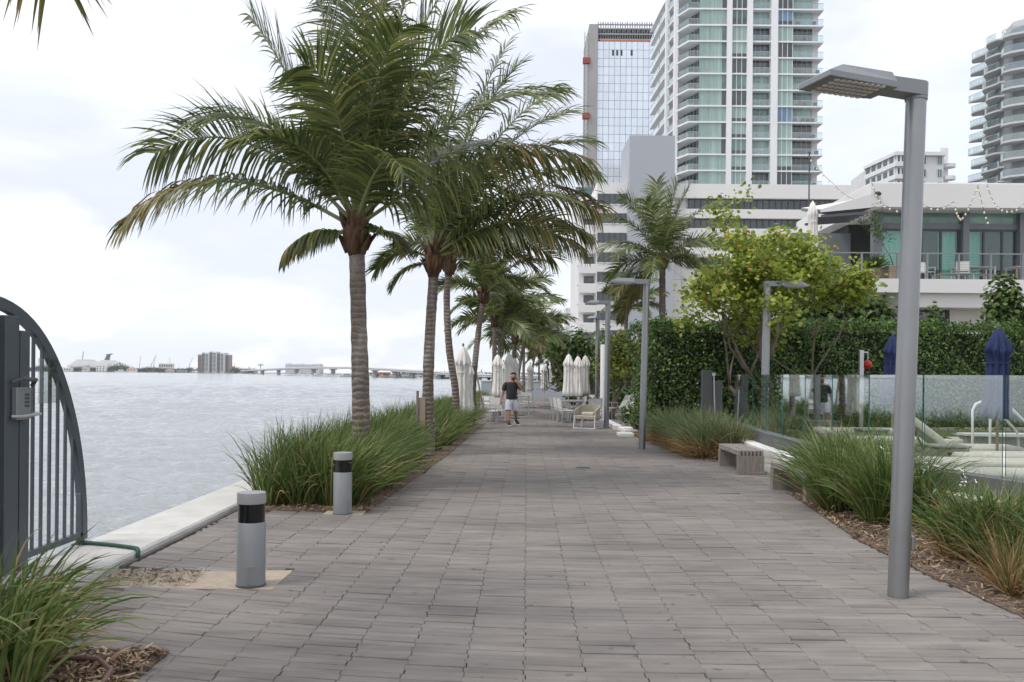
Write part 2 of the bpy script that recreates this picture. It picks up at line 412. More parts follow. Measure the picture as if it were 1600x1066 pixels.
# raised pool side: white kerb wall, grey plinth, lawn, deck
pm('lawn', (.085, .12, .035), .95, .35, 6, bump=.9, bscale=80)
def off_curve(d, ys):
    pts = []
    for y in ys:
        t = (kx(y + .1) - kx(y - .1)) / .2; n = Vector((1, -t)).normalized()
        pts.append((kx(y) + n.x * d, y + n.y * d))
    return pts
def densify(a, b, st): k = int((b - a) / st); return [a + (b - a) * i / k for i in range(k + 1)]
yk = densify(4.2, 21.8, .35)
def ribbon_wall(d0, d1, z0, z1):
    a, c = off_curve(d0, yk), off_curve(d1, yk); mb = MB()
    vs = []; n = len(yk)
    for (x0, y0), (x1, y1) in zip(a, c): vs += [(x0, y0, z0), (x0, y0, z1), (x1, y1, z1), (x1, y1, z0)]
    fs = []
    for i in range(n - 1):
        q = i * 4
        for k in range(4): fs.append((q + k, q + (k + 1) % 4, q + 4 + (k + 1) % 4, q + 4 + k))
    fs += [(0, 3, 2, 1), (n * 4 - 4, n * 4 - 3, n * 4 - 2, n * 4 - 1)]
    return mb.add(vs, fs)
kw = ribbon_wall(0, .24, -.09, .385).build('planter_wall', 'concrete_white', smooth=True, bevel=.012)
tag(kw, 'low curved white concrete kerb wall behind the benches and grass', 'wall')
kp = ribbon_wall(.255, .50, -.09, .60).build('fence_plinth', 'plinth_grey', smooth=True)
tag(kp, 'dark grey curved plinth carrying the glass fence', 'plinth')
lc = off_curve(.505, densify(4.6, 21.6, .5))
tag(MB().prism(lc + [(9.5, 24.0), (30, 24.0), (30, 4.6)], -.08, .30).build('lawn', 'lawn'), kind='structure')
tag(MB().prism([(9.5, 13.5), (26, 12.5), (26, 22.5), (11.0, 22.5), (9.8, 17.5)], .2, .312).build('pool_deck', 'pool_stone'), kind='structure')
# ================================================================== STREET FURNITURE
# --- glass fence: one thing per run, panels as parts
fence = thing('glass_fence', 'frameless clear glass fence of flat panels standing on the curved grey plinth', 'glass fence', (kx(14) + .37, 14, .6))
yy = 4.9; first = True
while yy < 21.4:
    y2 = yy
    while (Vector((kx(y2), y2)) - Vector((kx(yy), yy))).length < 1.35 and y2 < 21.6: y2 += .05
    (x0, a0), (x1, a1) = off_curve(.38, [yy + .012, y2 - .012])
    p0, p1 = Vector((x0, a0, 0)), Vector((x1, a1, 0)); d = (p1 - p0).normalized(); p0 += d * .008; p1 -= d * .008
    nrm = Vector((d.y, -d.x, 0)) * .006
    mbp = MB(); z0, z1 = .57, 1.735
    for q in (1,):
        vs = [p0 - nrm, p1 - nrm, p1 + nrm, p0 + nrm]
        V = [v + Vector((0, 0, z0)) for v in vs] + [v + Vector((0, 0, z1)) for v in vs]
        mbp.add(V, [(0, 1, 5, 4)], 0)
        mbp.add(V, [(0, 3, 7, 4), (1, 2, 6, 5), (4, 5, 6, 7)], 1)
    mbp.build('glass_panel', ['fence_glass', 'glass_edge'], fence, world=True)
    yy = y2
# --- bollards
def make_bollard(label):
    t = thing('bollard_light', label, 'bollard', group='bollard lights along the left edge')
    r = .112
    MB().lathe([(r, 0), (r, .50), (r * .96, .506)], n=40).build('post', 'bollard_paint', t, smooth=True)
    MB().lathe([(r * .94, .505), (r * .94, .655)], n=40).build('light_window', 'black_glass', t, smooth=True)
    fin = MB()
    for k in range(4):
        a = k * math.pi / 2 + .5
        fin.add([(r * .955 * math.cos(a - .55), r * .955 * math.sin(a - .55), .507), (r * .955 * math.cos(a + .55), r * .955 * math.sin(a + .55), .507), (r * .955 * math.cos(a), r * .955 * math.sin(a), .56)], [(0, 1, 2)])
    fin.build('reflector', 'plastic_grey', t)
    MB().lathe([(r * .97, .652), (r * 1.01, .656), (r * 1.01, .725), (r * .985, .74)], n=40).build('cap', 'bollard_cap', t, smooth=True)
    MB().lathe([(r * 1.05, 0), (r * 1.05, .012), (r * 1.0, .014)], n=40).build('base_ring', 'plastic_grey', t, smooth=True)
    MB().box((-.03, -r - .002, .02), (.03, -r + .01, .17)).build('access_door', 'bollard_paint', t, bevel=.002)
    return t
b0 = make_bollard('largest grey bollard light with black window, in the sand patch near the gate')
b0.location = G(392, 914); b0.rotation_euler.z = .3
dup(b0, G(535, 803), 1.1, 'middle grey bollard light at the front corner of the left grass bed', 'bollard lights along the left edge')
dup(b0, G(671, 707), 2.0, 'smallest grey bollard light half hidden by grass beside the second palm', 'bollard lights along the left edge')
# --- lamps
def make_lamp(name, label, loc, base_px_lean, hgt=4.0, arm=.95, side=-1, group='slim grey path lamps', toward=.0, r=.078):
    t = thing(name, label, 'street lamp', loc, 0, group)
    t.rotation_euler = (0, base_px_lean, 0)
    MB().tube([(0, 0, 0), (0, 0, hgt * .5), (0, 0, hgt)], [r, r * .985, r * .97], 32).build('pole', 'steel_grey', t, smooth=True)
    MB().lathe([(r * 1.05, hgt - .012), (r * 1.08, hgt), (r * 1.05, hgt + .012)], n=32).build('collar', 'steel_paint', t, smooth=True)
    M = Matrix.Rotation(toward, 4, 'Z')
    # arm: horizontal box with rounded rear end
    prof = []
    for k in range(9):
        a = -math.pi / 2 + math.pi * k / 8
        prof.append((-side * r * 1.08 * math.cos(a), r * 1.08 * math.sin(a)))
    L0 = .36
    poly = prof + [(side * L0, r * .95), (side * L0, -r * .95)]
    am = MB().prism([tuple((M @ Vector((x, y, 0))).xy) for x, y in poly], hgt + .012, hgt + .125)
    am.prism([tuple((M @ Vector((x * .98, y * .98, 0))).xy) for x, y in poly], hgt + .060, hgt + .066)
    ao = am.build('arm', 'steel_paint', t, bevel=.006)
    hd = MB(); hw, x0, x1 = .19, side * (L0 - .06), side * arm
    def q(x, y, z): return M @ Vector((x, y, z))
    xa = side * (L0 + .02); z0 = hgt + .005; z1 = hgt + .135
    low = [q(x0, -hw * .8, z0), q(x1, -hw, z0), q(x1, hw, z0), q(x0, hw * .8, z0)]
    mid = [q(x0, -hw * .8, z0 + .05), q(x1, -hw, z0 + .045), q(x1, hw, z0 + .045), q(x0, hw * .8, z0 + .05)]
    top = [q(x0 + side * .02, -hw * .6, z1), q(x1 - side * .17, -hw * .6, z1), q(x1 - side * .17, hw * .6, z1), q(x0 + side * .02, hw * .6, z1)]
    hd.add(low + mid + top, [(0, 1, 2, 3), (0, 4, 5, 1), (1, 5, 6, 2), (2, 6, 7, 3), (3, 7, 4, 0), (4, 8, 9, 5), (5, 9, 10, 6), (6, 10, 11, 7), (7, 11, 8, 4), (8, 11, 10, 9)])
    ho = hd.build('lamp_head', 'steel_paint', t, bevel=.005)
    ln = MB(); nx, ny = 9, 5
    for i in range(nx):
        for j in range(ny):
            fx = (i + .8) / (nx + .9); cx = x0 + (x1 - x0) * (.14 + fx * .78); cy = (j - (ny - 1) / 2) * hw * .36
            c = q(cx, cy, z0 - .001); ln.lathe([(.022, -.008), (.025, 0)], c, 8, 0)
    ln.cbox(q((x0 + x1) / 2 + side * .03, 0, z0 - .001), (.001, .001, .001), 1)
    ln.prism([tuple(q(x, y, 0).xy) for x, y in ((x0 + side * .06, -hw * .78), (x1 - side * .035, -hw * .86), (x1 - side * .035, hw * .86), (x0 + side * .06, hw * .78))], z0 - .003, z0 + .01, 1)
    ln.build('led_panel', ['lens', 'lens_plate'], ho)
    MB().cbox((r + .008, 0, .42), (.03, .07, .11)).build('access_cover', 'steel_grey', t, bevel=.006)
    return t
    return t
pm('lens', (.60, .58, .54), .3, .1, 5); pm('lens_plate', (.20, .195, .19), .5, .1, 5)
GRP = 'slim grey path lamps'
make_lamp('street_lamp', 'tallest nearest grey lamp pole at the right edge with its LED head showing underneath', G(1403, 932), R(1.6), 3.865, .93, -1, GRP, R(17))
make_lamp('street_lamp', 'leaning grey lamp pole beside the far right grass clump, arm pointing left', G(1003, 702), R(1.1), 3.78, .85, -1, GRP, R(4))
make_lamp('street_lamp', 'grey lamp pole next to the beige rope armchair, arm pointing left', G(947.5, 669), R(0.2), 3.95, .72, -1, GRP, R(4), .085)
make_lamp('street_lamp', 'farthest lamp pole just left of the white column', P(933, 650, 36) * 1, R(-.2), 3.92, .6, -1, GRP, R(60), .085).location.z = 0
make_lamp('street_lamp', 'grey lamp pole behind the glass fence in the sea grape tree, arm pointing right', G(1194, 688, .3), R(.6), 3.36, .86, 1, GRP, R(0), .088)
make_lamp('street_lamp', 'lamp pole cut by the right picture edge above the hedge', P(1591, 600, 29) - Vector((0, 0, 1.1)), 0, 3.2, .7, 1, GRP, R(0), .09)
# white column
wc = thing('white_column', 'plain white round column behind the lamp on the terrace', 'column', (P(941.5, 650, 33).x, 33, 0))
MB().lathe([(.098, 0), (.098, 2.78), (.085, 2.82)], n=24).build('shaft', 'wall_white', wc, smooth=True)
MB().lathe([(.15, 0), (.15, .02)], n=24).build('base_plate', 'steel_paint', wc, smooth=True)
# --- benches: grey weathered timber blocks with slatted top
def make_bench(label):
    t = thing('timber_bench', label, 'bench', group='weathered timber benches')
    W, L, Hh = .45, 1.62, .415
    n = 7; sw_ = W / n
    top = MB(); 
    for k in range(n):
        x = -W / 2 + (k + .5) * sw_; z = Hh
        top.box((x - sw_ / 2 + .009, .03, z - .09), (x + sw_ / 2 - .009, L, z - .002 * (k % 2)))
    top.build('seat', 'wood_slat', t, bevel=.004)
    for nm, y0, y1 in (('leg', .001, .14), ('leg', L - .14, L - .002)):
        lm = MB()
        for k in range(n):
            x = -W / 2 + (k + .5) * sw_
            lm.box((x - sw_ / 2 + .0006, y0, 0), (x + sw_ / 2 - .0006, y1, Hh - .094))
            if k: lm.box((x - sw_ / 2 - .012, y0 + .025, Hh - .094), (x - sw_ / 2 + .012, y1 - .01, Hh - .02), 1)
        lm.build(nm, ['wood_grey', 'joint_dark'], t, bevel=.002)
    return t
pm('wood_slat', (.25, .222, .20), .85, .28, 3, bump=.3, bscale=25, stretch=(18, 1.2, 18), spots=((.14, .12, .11), 5, .6, (1, .3, 1)))
be = make_bench('grey timber bench with slatted end, fully in view before the white kerb')
be.location = (4.14, 15.45, 0); be.rotation_euler.z = R(-1)
dup(be, (4.16, 11.95, 0), R(.5), 'nearer grey timber bench half buried in the green grass', 'weathered timber benches')
# --- drain cover
dr = thing('drain_cover', 'small dark slotted drain cover set in the middle of the path', 'drain cover', G(911, 731))
mb = MB().box((-.13, -.10, .002), (.13, .10, .007)); mb.build('frame', 'kerb_dark', dr)
mb = MB()
for k in range(6): mb.box((-.11, -.085 + k * .03, .0075), (.11, -.068 + k * .03, .010))
mb.build('grate', 'plastic_grey', dr)
# --- dock gate with curved wing at the left edge
gx0 = -4.04
ga = thing('dock_gate', 'dark grey steel dock gate with curved picket wing on the sea wall', 'gate', (gx0, 7.2, .07))
Yt, Yb, zb, zt = 6.80, 8.45, .11, 2.24
def arch(t):    # t 0 at bottom right, 1 at top
    a = t * math.pi / 2
    return (gx0, Yt + (Yb - Yt) * math.cos(a) ** .9 if t < 1 else Yt, zb + (zt - zb) * math.sin(a))
mb = MB(); pts = [arch(i / 24) for i in range(25)]
for p, q_ in zip(pts, pts[1:]):
    d = (Vector(q_) - Vector(p)); n_ = Vector((0, -d.z, d.y)).normalized() * .045
    a = [Vector(p) - n_, Vector(q_) - n_, Vector(q_) + n_, Vector(p) + n_]
    V = [v + Vector((-.03, 0, 0)) for v in a] + [v + Vector((.03, 0, 0)) for v in a]
    mb.add(V, [(0, 1, 2, 3), (7, 6, 5, 4), (0, 4, 5, 1), (2, 6, 7, 3), (1, 5, 6, 2), (3, 7, 4, 0)])
mb.build('arched_rail', 'gate_paint', ga, world=True)
MB().box((gx0 - .025, 5.0, .13), (gx0 + .025, 8.42, .185)).build('bottom_rail', 'gate_paint', ga, world=True, bevel=.003)
MB().box((gx0 - .025, 8.37, .07), (gx0 + .025, 8.455, .55)).build('end_post', 'gate_paint', ga, world=True, bevel=.003)
yp = 8.25
while yp > 7.45:
    f = (yp - Yt) / (Yb - Yt); a = math.acos(min(1, f) ** (1 / .9)); zp = zb + (zt - zb) * math.sin(a)
    MB().box((gx0 - .011, yp - .016, .18), (gx0 + .011, yp + .016, zp)).build('picket', 'gate_paint', ga, world=True, bevel=.003); yp -= .138
for y0, y1, zz, nm in ((7.26, 7.40, 2.02, 'gate_post'), (7.04, 7.24, 2.13, 'gate_stile')):
    MB().box((gx0 - .06, y0, .07), (gx0 + .06, y1, zz)).build(nm, 'gate_paint', ga, world=True, bevel=.005)
MB().box((gx0 - .03, 4.9, .19), (gx0 + .0, 7.03, 2.13)).build('gate_leaf', 'gate_paint', ga, world=True)
lk = MB().box((gx0 + .061, 7.12, 1.30), (gx0 + .11, 7.33, 1.56)).build('lock_box', 'steel_paint', ga, world=True, bevel=.008)
kb = MB()
for i in range(4):
    for j in range(3): kb.cbox((gx0 + .112, 7.24 + j * .024, 1.50 - i * .03), (.008, .015, .018))
kb.build('keypad', 'plastic_grey', lk, world=True)
MB().tube([(gx0 + .08, 7.10, 1.33), (gx0 + .16, 7.12, 1.33), (gx0 + .16, 7.38, 1.34), (gx0 + .09, 7.39, 1.34)], .012, 8).build('handle', 'aluminium', ga, world=True, smooth=True)
MB().tube([(gx0 + .08, 7.10, 1.60), (gx0 + .14, 7.14, 1.63), (gx0 + .14, 7.34, 1.62), (gx0 + .10, 7.36, 1.57)], .018, 8).build('clamp', 'plastic_grey', ga, world=True, smooth=True)
glassmat('acrylic', (.93, .95, .95), .10)
MB().box((gx0 + .115, 7.42, 1.42), (gx0 + .121, 7.74, 1.80)).build('clear_shield', 'acrylic', ga, world=True)
MB().box((gx0 - .05, 8.34, .07), (gx0 + .06, 8.52, .083)).build('foot_plate', 'gate_paint', ga, world=True)
pm('hose_green', (.015, .07, .05), .45, .2, 8); pm('hose_brown', (.16, .09, .07), .6, .2, 8)
tag(MB().tube([(-4.04, 8.38, .09), (-3.9, 8.36, .09), (-3.65, 8.27, .09), (-3.45, 8.17, .09), (-3.385, 8.13, .088), (-3.362, 8.10, .07), (-3.36, 8.08, -.02)], .018, 10).build('pipe', 'hose_green', smooth='all'), 'thin dark green pipe crossing the sea wall cap by the gate foot', 'pipe')
tag(MB().tube([(-2.75, 5.05, .03), (-2.55, 5.16, .05), (-2.35, 5.12, .05), (-2.2, 4.95, .045), (-2.15, 4.7, .03)], .016, 8).build('hose', 'hose_brown', smooth='all'), 'brown irrigation hose curling through the near left mulch', 'hose')
# small timber screen at the water by second palm
ts = thing('timber_screen', 'short tan timber screen and post at the water behind the second palm', 'screen', (P(655, 620, 18.4).x, 18.4, 0))
MB().box((-.055, -.05, 0), (-.01, .05, 1.34)).build('post', 'wood_grey', ts)
MB().box((-.005, -.03, 0), (.13, .03, 1.2)).build('panel', 'wood_tan', ts)
# gate pillars with shower pole by the end of the glass fence
gp = thing('shower_panel', 'dark grey twin panel pillar with thin shower pole at the glass fence end', 'shower', P(1112, 640, 23) * 1)
gp.location.z = .0; bx, by = gp.location.x, 23
MB().box((-.26, -.08, 0), (.0, .12, 1.84)).build('tall_panel', 'plastic_grey', gp, bevel=.01)
MB().box((.005, -.1, 0), (.25, .14, 1.58)).build('low_panel', 'plinth_grey', gp, bevel=.01)
MB().box((-.02, -.13, 1.70), (.06, -.1, 1.78)).build('shower_head', 'aluminium', gp)
MB().tube([(.02, -.14, 1.72), (.03, -.16, 1.2), (.07, -.16, .35)], .014, 8).build('pole', 'aluminium', gp, smooth=True)
# ================================================================== PLANTS
leafmat('frond', [(0, (.06, .088, .03)), (.35, (.10, .135, .042)), (.7, (.165, .20, .062)), (.9, (.26, .28, .09)), (1, (.34, .31, .12))], .33, .36, .6)
leafmat('frond_old', [(0, (.05, .065, .02)), (.4, (.10, .115, .03)), (.75, (.19, .165, .05)), (1, (.30, .20, .08))], .5, .3, .4)
pm('rachis', (.17, .19, .07), .45, .2, 3)
pm('palm_fibre', (.10, .055, .03), .95, .45, 14, bump=.8, bscale=40, stretch=(1, 1, .4))
# palm bark: rings
m, nt, b, o = newmat('palm_bark')
t = N(nt, 'ShaderNodeTexCoord').outputs['Object']
wv = N(nt, 'ShaderNodeTexWave', wave_type='BANDS', bands_direction='Z'); wv.inputs['Scale'].default_value = 3.3; wv.inputs['Distortion'].default_value = 4.5; wv.inputs['Detail'].default_value = 3; wv.inputs['Detail Scale'].default_value = 1.6
nt.links.new(t, wv.inputs[0])
c = ramp(nt, wv.outputs['Fac'], [(0.0, (.12, .09, .07)), (.25, (.19, .152, .122)), (.8, (.235, .19, .155)), (1, (.16, .125, .10))])
c = mix(nt, ramp(nt, noise(nt, t, 7, 6, .65, (1, 1, .5)), [(.35, (0, 0, 0)), (.7, (.75, .75, .75))]), c, (.115, .095, .08))
c = mix(nt, ramp(nt, noise(nt, t, 3, 5, .6, (1, 1, .35), (4, 2, 1)), [(.5, (0, 0, 0)), (.66, (.6, .6, .6))]), c, (.36, .33, .29))
nt.links.new(c, b.inputs['Base Color']); b.inputs['Roughness'].default_value = .9
bn = N(nt, 'ShaderNodeBump'); bn.inputs['Strength'].default_value = .7; bn.inputs['Distance'].default_value = .02
nt.links.new(wv.outputs['Fac'], bn.inputs['Height']); nt.links.new(bn.outputs[0], b.inputs['Normal']); MATS['palm_bark'] = m

def frond(mb, o, d0, L, droop, nl=70, leaf=None, wid=.034, rng=rng, sag=.22, old=False, lift=.2, curl=0.0, flat=0.):
    """one pinnate frond: o origin, d0 start direction, droop = gravity bend over its length"""
    leaf = leaf or min(.98, .40 * L)
    NS = 18; p = Vector(o); d = Vector(d0).normalized(); pts = [p.copy()]; ds = [d.copy()]
    lat = Vector((d.y, -d.x, 0)); lat = lat.normalized() if lat.length > .05 else Vector((1, 0, 0))
    for i in range(NS):
        t = i / NS
        d = (d + Vector((0, 0, -1)) * (droop * (.25 + 1.6 * t) / NS) + lat * (curl / NS)).normalized()
        p = p + d * (L / NS); pts.append(p.copy()); ds.append(d.copy())
    mb.tube(pts, [.030 * (1 - .88 * (i / NS)) + .003 for i in range(NS + 1)], 5, 2, caps=False)
    P_ = np.array([tuple(x) for x in pts]); D_ = np.array([tuple(x) for x in ds])
    n = nl * 2; roll = rng.normal(0, .35); twist = rng.normal(0, .5)
    t = np.repeat(np.linspace(.13, .995, nl), 2) + rng.normal(0, .004, n); t = np.clip(t, .1, .999)
    s = np.tile([1, -1], nl)
    fi = t * NS; i0 = np.minimum(fi.astype(int), NS - 1); fr = (fi - i0)[:, None]
    pos = P_[i0] * (1 - fr) + P_[i0 + 1] * fr; dd = D_[i0] * (1 - fr) + D_[i0 + 1] * fr
    dd /= np.linalg.norm(dd, axis=1, keepdims=True)
    up0 = np.array([0, 0, 1.0]); side = np.cross(dd, up0); ln = np.linalg.norm(side, axis=1, keepdims=True)
    latv = np.array(tuple(lat)); side = np.where(ln < .12, latv[None, :], side / np.maximum(ln, 1e-6))
    up = np.cross(side, dd)
    ro = (roll + twist * t)[:, None]; side, up = side * np.cos(ro) + up * np.sin(ro), up * np.cos(ro) - side * np.sin(ro)
    prof = np.interp(t, [0, .13, .3, .5, .75, .9, 1.0], [.3, .5, .95, 1, .86, .72, .60])
    ll = leaf * prof * rng.uniform(.85, 1.1, n)
    ang = np.interp(t, [0, .2, .6, 1.0], [R(74), R(66), R(54), R(30)]) + rng.normal(0, .07, n)
    v = dd * np.cos(ang)[:, None] + side * (s * np.sin(ang))[:, None] + up * (lift + rng.normal(0, .09, n))[:, None]
    v /= np.linalg.norm(v, axis=1, keepdims=True)
    SG = 4; V = np.zeros((n, SG + 1, 2, 3)); q = pos.copy(); w0 = dd * .9 + up * flat
    wsag = (sag * rng.uniform(.6, 1.5, n))[:, None]
    for k in range(SG + 1):
        f = k / SG; wv_ = wid * np.interp(f, [0, .15, .6, 1], [.5, 1, .8, .06]) / 2
        wd = w0 - v * (w0 * v).sum(1, keepdims=True); wd /= np.linalg.norm(wd, axis=1, keepdims=True)
        V[:, k, 0] = q - wd * wv_; V[:, k, 1] = q + wd * wv_
        q = q + v * (ll / SG)[:, None]
        v = v + np.array([0, 0, -1.0]) * wsag * (1.15 - .75 * f); v /= np.linalg.norm(v, axis=1, keepdims=True)
    keep = rng.random(n) > .03
    V = V[keep]
    if old is True: mb.strips(V, 1)
    elif old == 'half':
        oldm = (t[keep] > .45 + .25 * rng.random(keep.sum())); mb.strips(V[~oldm], 0); mb.strips(V[oldm], 1)
    else: mb.strips(V, 0)
def dirv(ax, el): return Vector((math.cos(R(el)) * math.sin(R(ax)), math.cos(R(el)) * math.cos(R(ax)), math.sin(R(el))))
def palm_parts(t, trunk_pts, r0, r1, top, fronds, seed, nl=70, skirt=True, wid=.034):
    """trunk_pts local; top local crown centre; fronds: (azimuth deg from +Y to +X, elevation, length, droop, old)"""
    rg = np.random.default_rng(seed)
    # resampled trunk with slight irregular rings
    pts = []; rs = []; n = 46
    tp = [Vector(p) for p in trunk_pts]; m_ = len(tp) - 1
    for i in range(n + 1):
        u = i / n * m_; k = min(int(u), m_ - 1); f = u - k
        p0 = tp[max(k - 1, 0)]; p1 = tp[k]; p2 = tp[k + 1]; p3 = tp[min(k + 2, m_)]
        p = .5 * ((2 * p1) + (p2 - p0) * f + (2 * p0 - 5 * p1 + 4 * p2 - p3) * f * f + (3 * p1 - p0 - 3 * p2 + p3) * f ** 3)
        pts.append(p); h = i / n
        rs.append((r0 + (r1 - r0) * h + .22 * r0 * math.exp(-h * 14)) * (1 + .035 * rg.normal()))
    MB().tube(pts, rs, 18).build('trunk', 'palm_bark', t, smooth='all')
    c = Vector(top); fb = MB(); base = pts[-1]
    dz = c.z - base.z
    fb.tube([base - Vector((0, 0, .12)), base.lerp(c, .25), base.lerp(c, .6), c, c + Vector((0, 0, .22))], [r1 * 1.05, r1 * 1.75, r1 * 1.9, r1 * 1.3, r1 * .3], 14)
    for k in range(26):
        a = rg.uniform(0, 6.28); z = rg.uniform(-.1, dz + .05)
        b0_ = Vector((base.x + (c.x - base.x) * max(0, z / max(dz, .01)), base.y, base.z + z)); dr_ = Vector((math.cos(a), math.sin(a), 0))
        fb.tube([b0_ + dr_ * r1 * 1.2, b0_ + dr_ * r1 * 1.75 + Vector((0, 0, .12)), b0_ + dr_ * r1 * (2.0 + rg.random()) + Vector((0, 0, .26))], [.05, .045, .012], 5)
    fb.build('leaf_bases', 'palm_fibre', t, smooth='all')
    mb = MB()
    for fspec in fronds:
        az, el, L, dp, old = fspec[:5]; kw = fspec[5] if len(fspec) > 5 else {}
        d = dirv(az, el); o_ = c + Vector((d.x, d.y, 0)) * r1 * .9 + Vector((0, 0, -.28 + .42 * max(0, min(1, (el + 20) / 100))))
        frond(mb, o_, d, L, dp, nl, rng=rg, old=old, wid=wid, **kw)
    mb.build('crown', ['frond', 'frond_old', 'rachis'], t)
PG = 'coconut palms along the waterfront'
def loc_rel(loc, pts): return [Vector(p) - Vector(loc) for p in pts]
# palm 1 (nearest, big left)
Y1 = 13.0; l1 = Vector((P(565, 700, Y1).x, Y1, 0))
p1 = thing('coconut_palm', 'nearest coconut palm with straight trunk and largest left crown over the grass bed', 'palm tree', l1, 0, PG)
tp = [l1 - Vector((0, 0, .1)), P(564, 640, Y1), P(561, 520, Y1), P(558, 410, Y1), P(557, 388, Y1)]
F1 = [(-88, 31, 3.5, 1.4, 'half', dict(sag=.45, leaf=1.1)), (-86, 47, 3.4, 1.45, False, dict(sag=.3, leaf=1.1)), (-60, 60, 2.5, 1.5, False), (-82, 66, 3.3, .4, False, dict(sag=.2, leaf=1.05)), (-70, 80, 4.1, .4, False, dict(sag=.2)), (-95, 58, 2.7, 1.5, False),
      (-20, 84, 4.0, .4, False, dict(sag=.3)), (80, 80, 4.1, .7, False, dict(sag=.4)), (70, 66, 4.0, .9, False, dict(sag=.4)), (60, 74, 4.1, .7, False),
      (150, 74, 2.9, 1.9, False), (195, 72, 2.5, 2.0, False), (125, 68, 3.2, 1.5, False), (100, 52, 3.3, 1.1, False, dict(leaf=1.05)), (92, 36, 3.4, .95, 'half', dict(sag=.7, leaf=.95)),
      (60, 48, 3.1, 1.1, False), (20, 66, 3.3, 1.0, False), (-25, 62, 3.0, 1.2, False), (-105, 4, .95, 1.2, 'half', dict(sag=.9, leaf=.55)), (120, 6, .8, 1.3, 'half', dict(leaf=.5)),
      (0, 78, 4.2, .6, False), (110, 84, 4.1, 1.0, 'half'), (-130, 58, 2.0, 1.7, False), (150, 48, 2.0, 1.9, False)]
palm_parts(p1, loc_rel(l1, tp), .135, .105, P(556, 345, Y1) - l1, F1, 11, 88, wid=.036)
# palm 2
Y2 = 18.5; l2 = Vector((P(669, 640, Y2).x, Y2, 0))
p2 = thing('coconut_palm', 'second coconut palm, its brown frond bases and crown merging right of the nearest palm', 'palm tree', l2, 0, PG)
tp = [l2 - Vector((0, 0, .1)), P(669, 600, Y2), P(672, 520, Y2), P(677, 440, Y2), P(677, 425, Y2)]
F2 = [(88, 43, 3.7, 1.35, 'half', dict(sag=.6, leaf=1.1)), (80, 33, 3.3, 1.1, 'half', dict(sag=.65, leaf=1.1)), (95, 56, 3.9, 1.2, False, dict(leaf=1.1)), (85, 66, 4.2, 1.0, False, dict(sag=.4, leaf=1.1)), (80, 76, 4.4, .7, False, dict(sag=.35)), (70, 84, 4.7, .6, False, dict(sag=.3)),
      (110, 32, 2.7, 1.2, 'half'), (70, 26, 2.7, 1.1, 'half'), (100, 18, 2.0, 1.0, True), (130, 58, 2.8, 1.4, False), (170, 68, 2.6, 1.6, False),
      (30, 58, 3.2, 1.1, False), (0, 78, 4.5, .6, False), (-40, 66, 3.4, 1.0, False), (-80, 58, 2.7, 1.3, False), (-95, 18, 1.2, 1.5, False, dict(leaf=.6)), (-100, -10, .9, 1.2, False, dict(leaf=.5)), (20, 34, 2.4, 1.2, False), (110, 42, 3.1, 1.2, False), (120, 72, 3.9, 1.1, False),
      (97, 48, 3.7, 1.15, False, dict(sag=.5)), (92, 62, 4.0, 1.1, False), (90, 26, 3.0, 1.0, True, dict(sag=.7))]
palm_parts(p2, loc_rel(l2, tp), .118, .10, P(678, 392, Y2) - l2, F2, 12, 84, wid=.036)
# palm 3
Y3 = 24; l3 = Vector((P(712, 640, Y3).x, Y3, 0))
p3 = thing('coconut_palm', 'third coconut palm with slim bowed trunk, behind the second palm', 'palm tree', l3, 0, PG)
tp = [l3 - Vector((0, 0, .1)), P(712, 615, Y3), P(702, 545, Y3), P(698, 470, Y3), P(701, 425, Y3)]
rr = np.random.default_rng(5)
def randfronds(n, L, seed, elmin=-25):
    r_ = np.random.default_rng(seed); out = []
    for i in range(n):
        f = (i + .5) / n; el = elmin + (88 - elmin) * f ** .75; az = (i * 137.5 + r_.uniform(-15, 15)) % 360
        out.append((az, el, L * r_.uniform(.85, 1.1) * (.72 if el < 0 else 1), r_.uniform(.95, 1.45) * (1 if el < 70 else .6), 'half' if el < 12 and r_.random() < .6 else False))
    return out
palm_parts(p3, loc_rel(l3, tp), .10, .085, P(702, 408, Y3) - l3, randfronds(13, 1.8, 31, 25), 13, 66, wid=.042)
# palm 4 (leaning right, braced)
Y4 = 28; l4 = Vector((P(738, 640, Y4).x, Y4, 0))
p4 = thing('coconut_palm', 'fourth coconut palm leaning right, strapped to a timber brace', 'palm tree', l4, 0, PG)
tp = [l4 - Vector((0, 0, .1)), P(739, 610, Y4), P(743, 560, Y4), P(750, 500, Y4), P(755, 470, Y4)]
F4 = randfronds(11, 1.5, 41, 10) + [(92, 50, 2.1, 1.2, False), (95, 30, 1.9, 1.2, False), (85, 64, 2.2, 1.1, False), (-85, 35, 1.55, 1.5, False), (-95, -5, 1.3, 1.4, False)]
palm_parts(p4, loc_rel(l4, tp), .10, .085, P(757, 455, Y4) - l4, F4, 14, 60, wid=.044)
sb = MB().tube([P(738, 577, Y4) - l4 - Vector((0, 0, .1)), P(738, 577, Y4) - l4 + Vector((0, 0, .1))], .135, 12).build('strap', 'kerb_dark', p4)
MB().tube([P(744, 582, Y4) - l4, P(752, 632, Y4) - l4 + Vector((.1, -.3, -.2))], .03, 6).build('brace', 'wood_tan', p4)
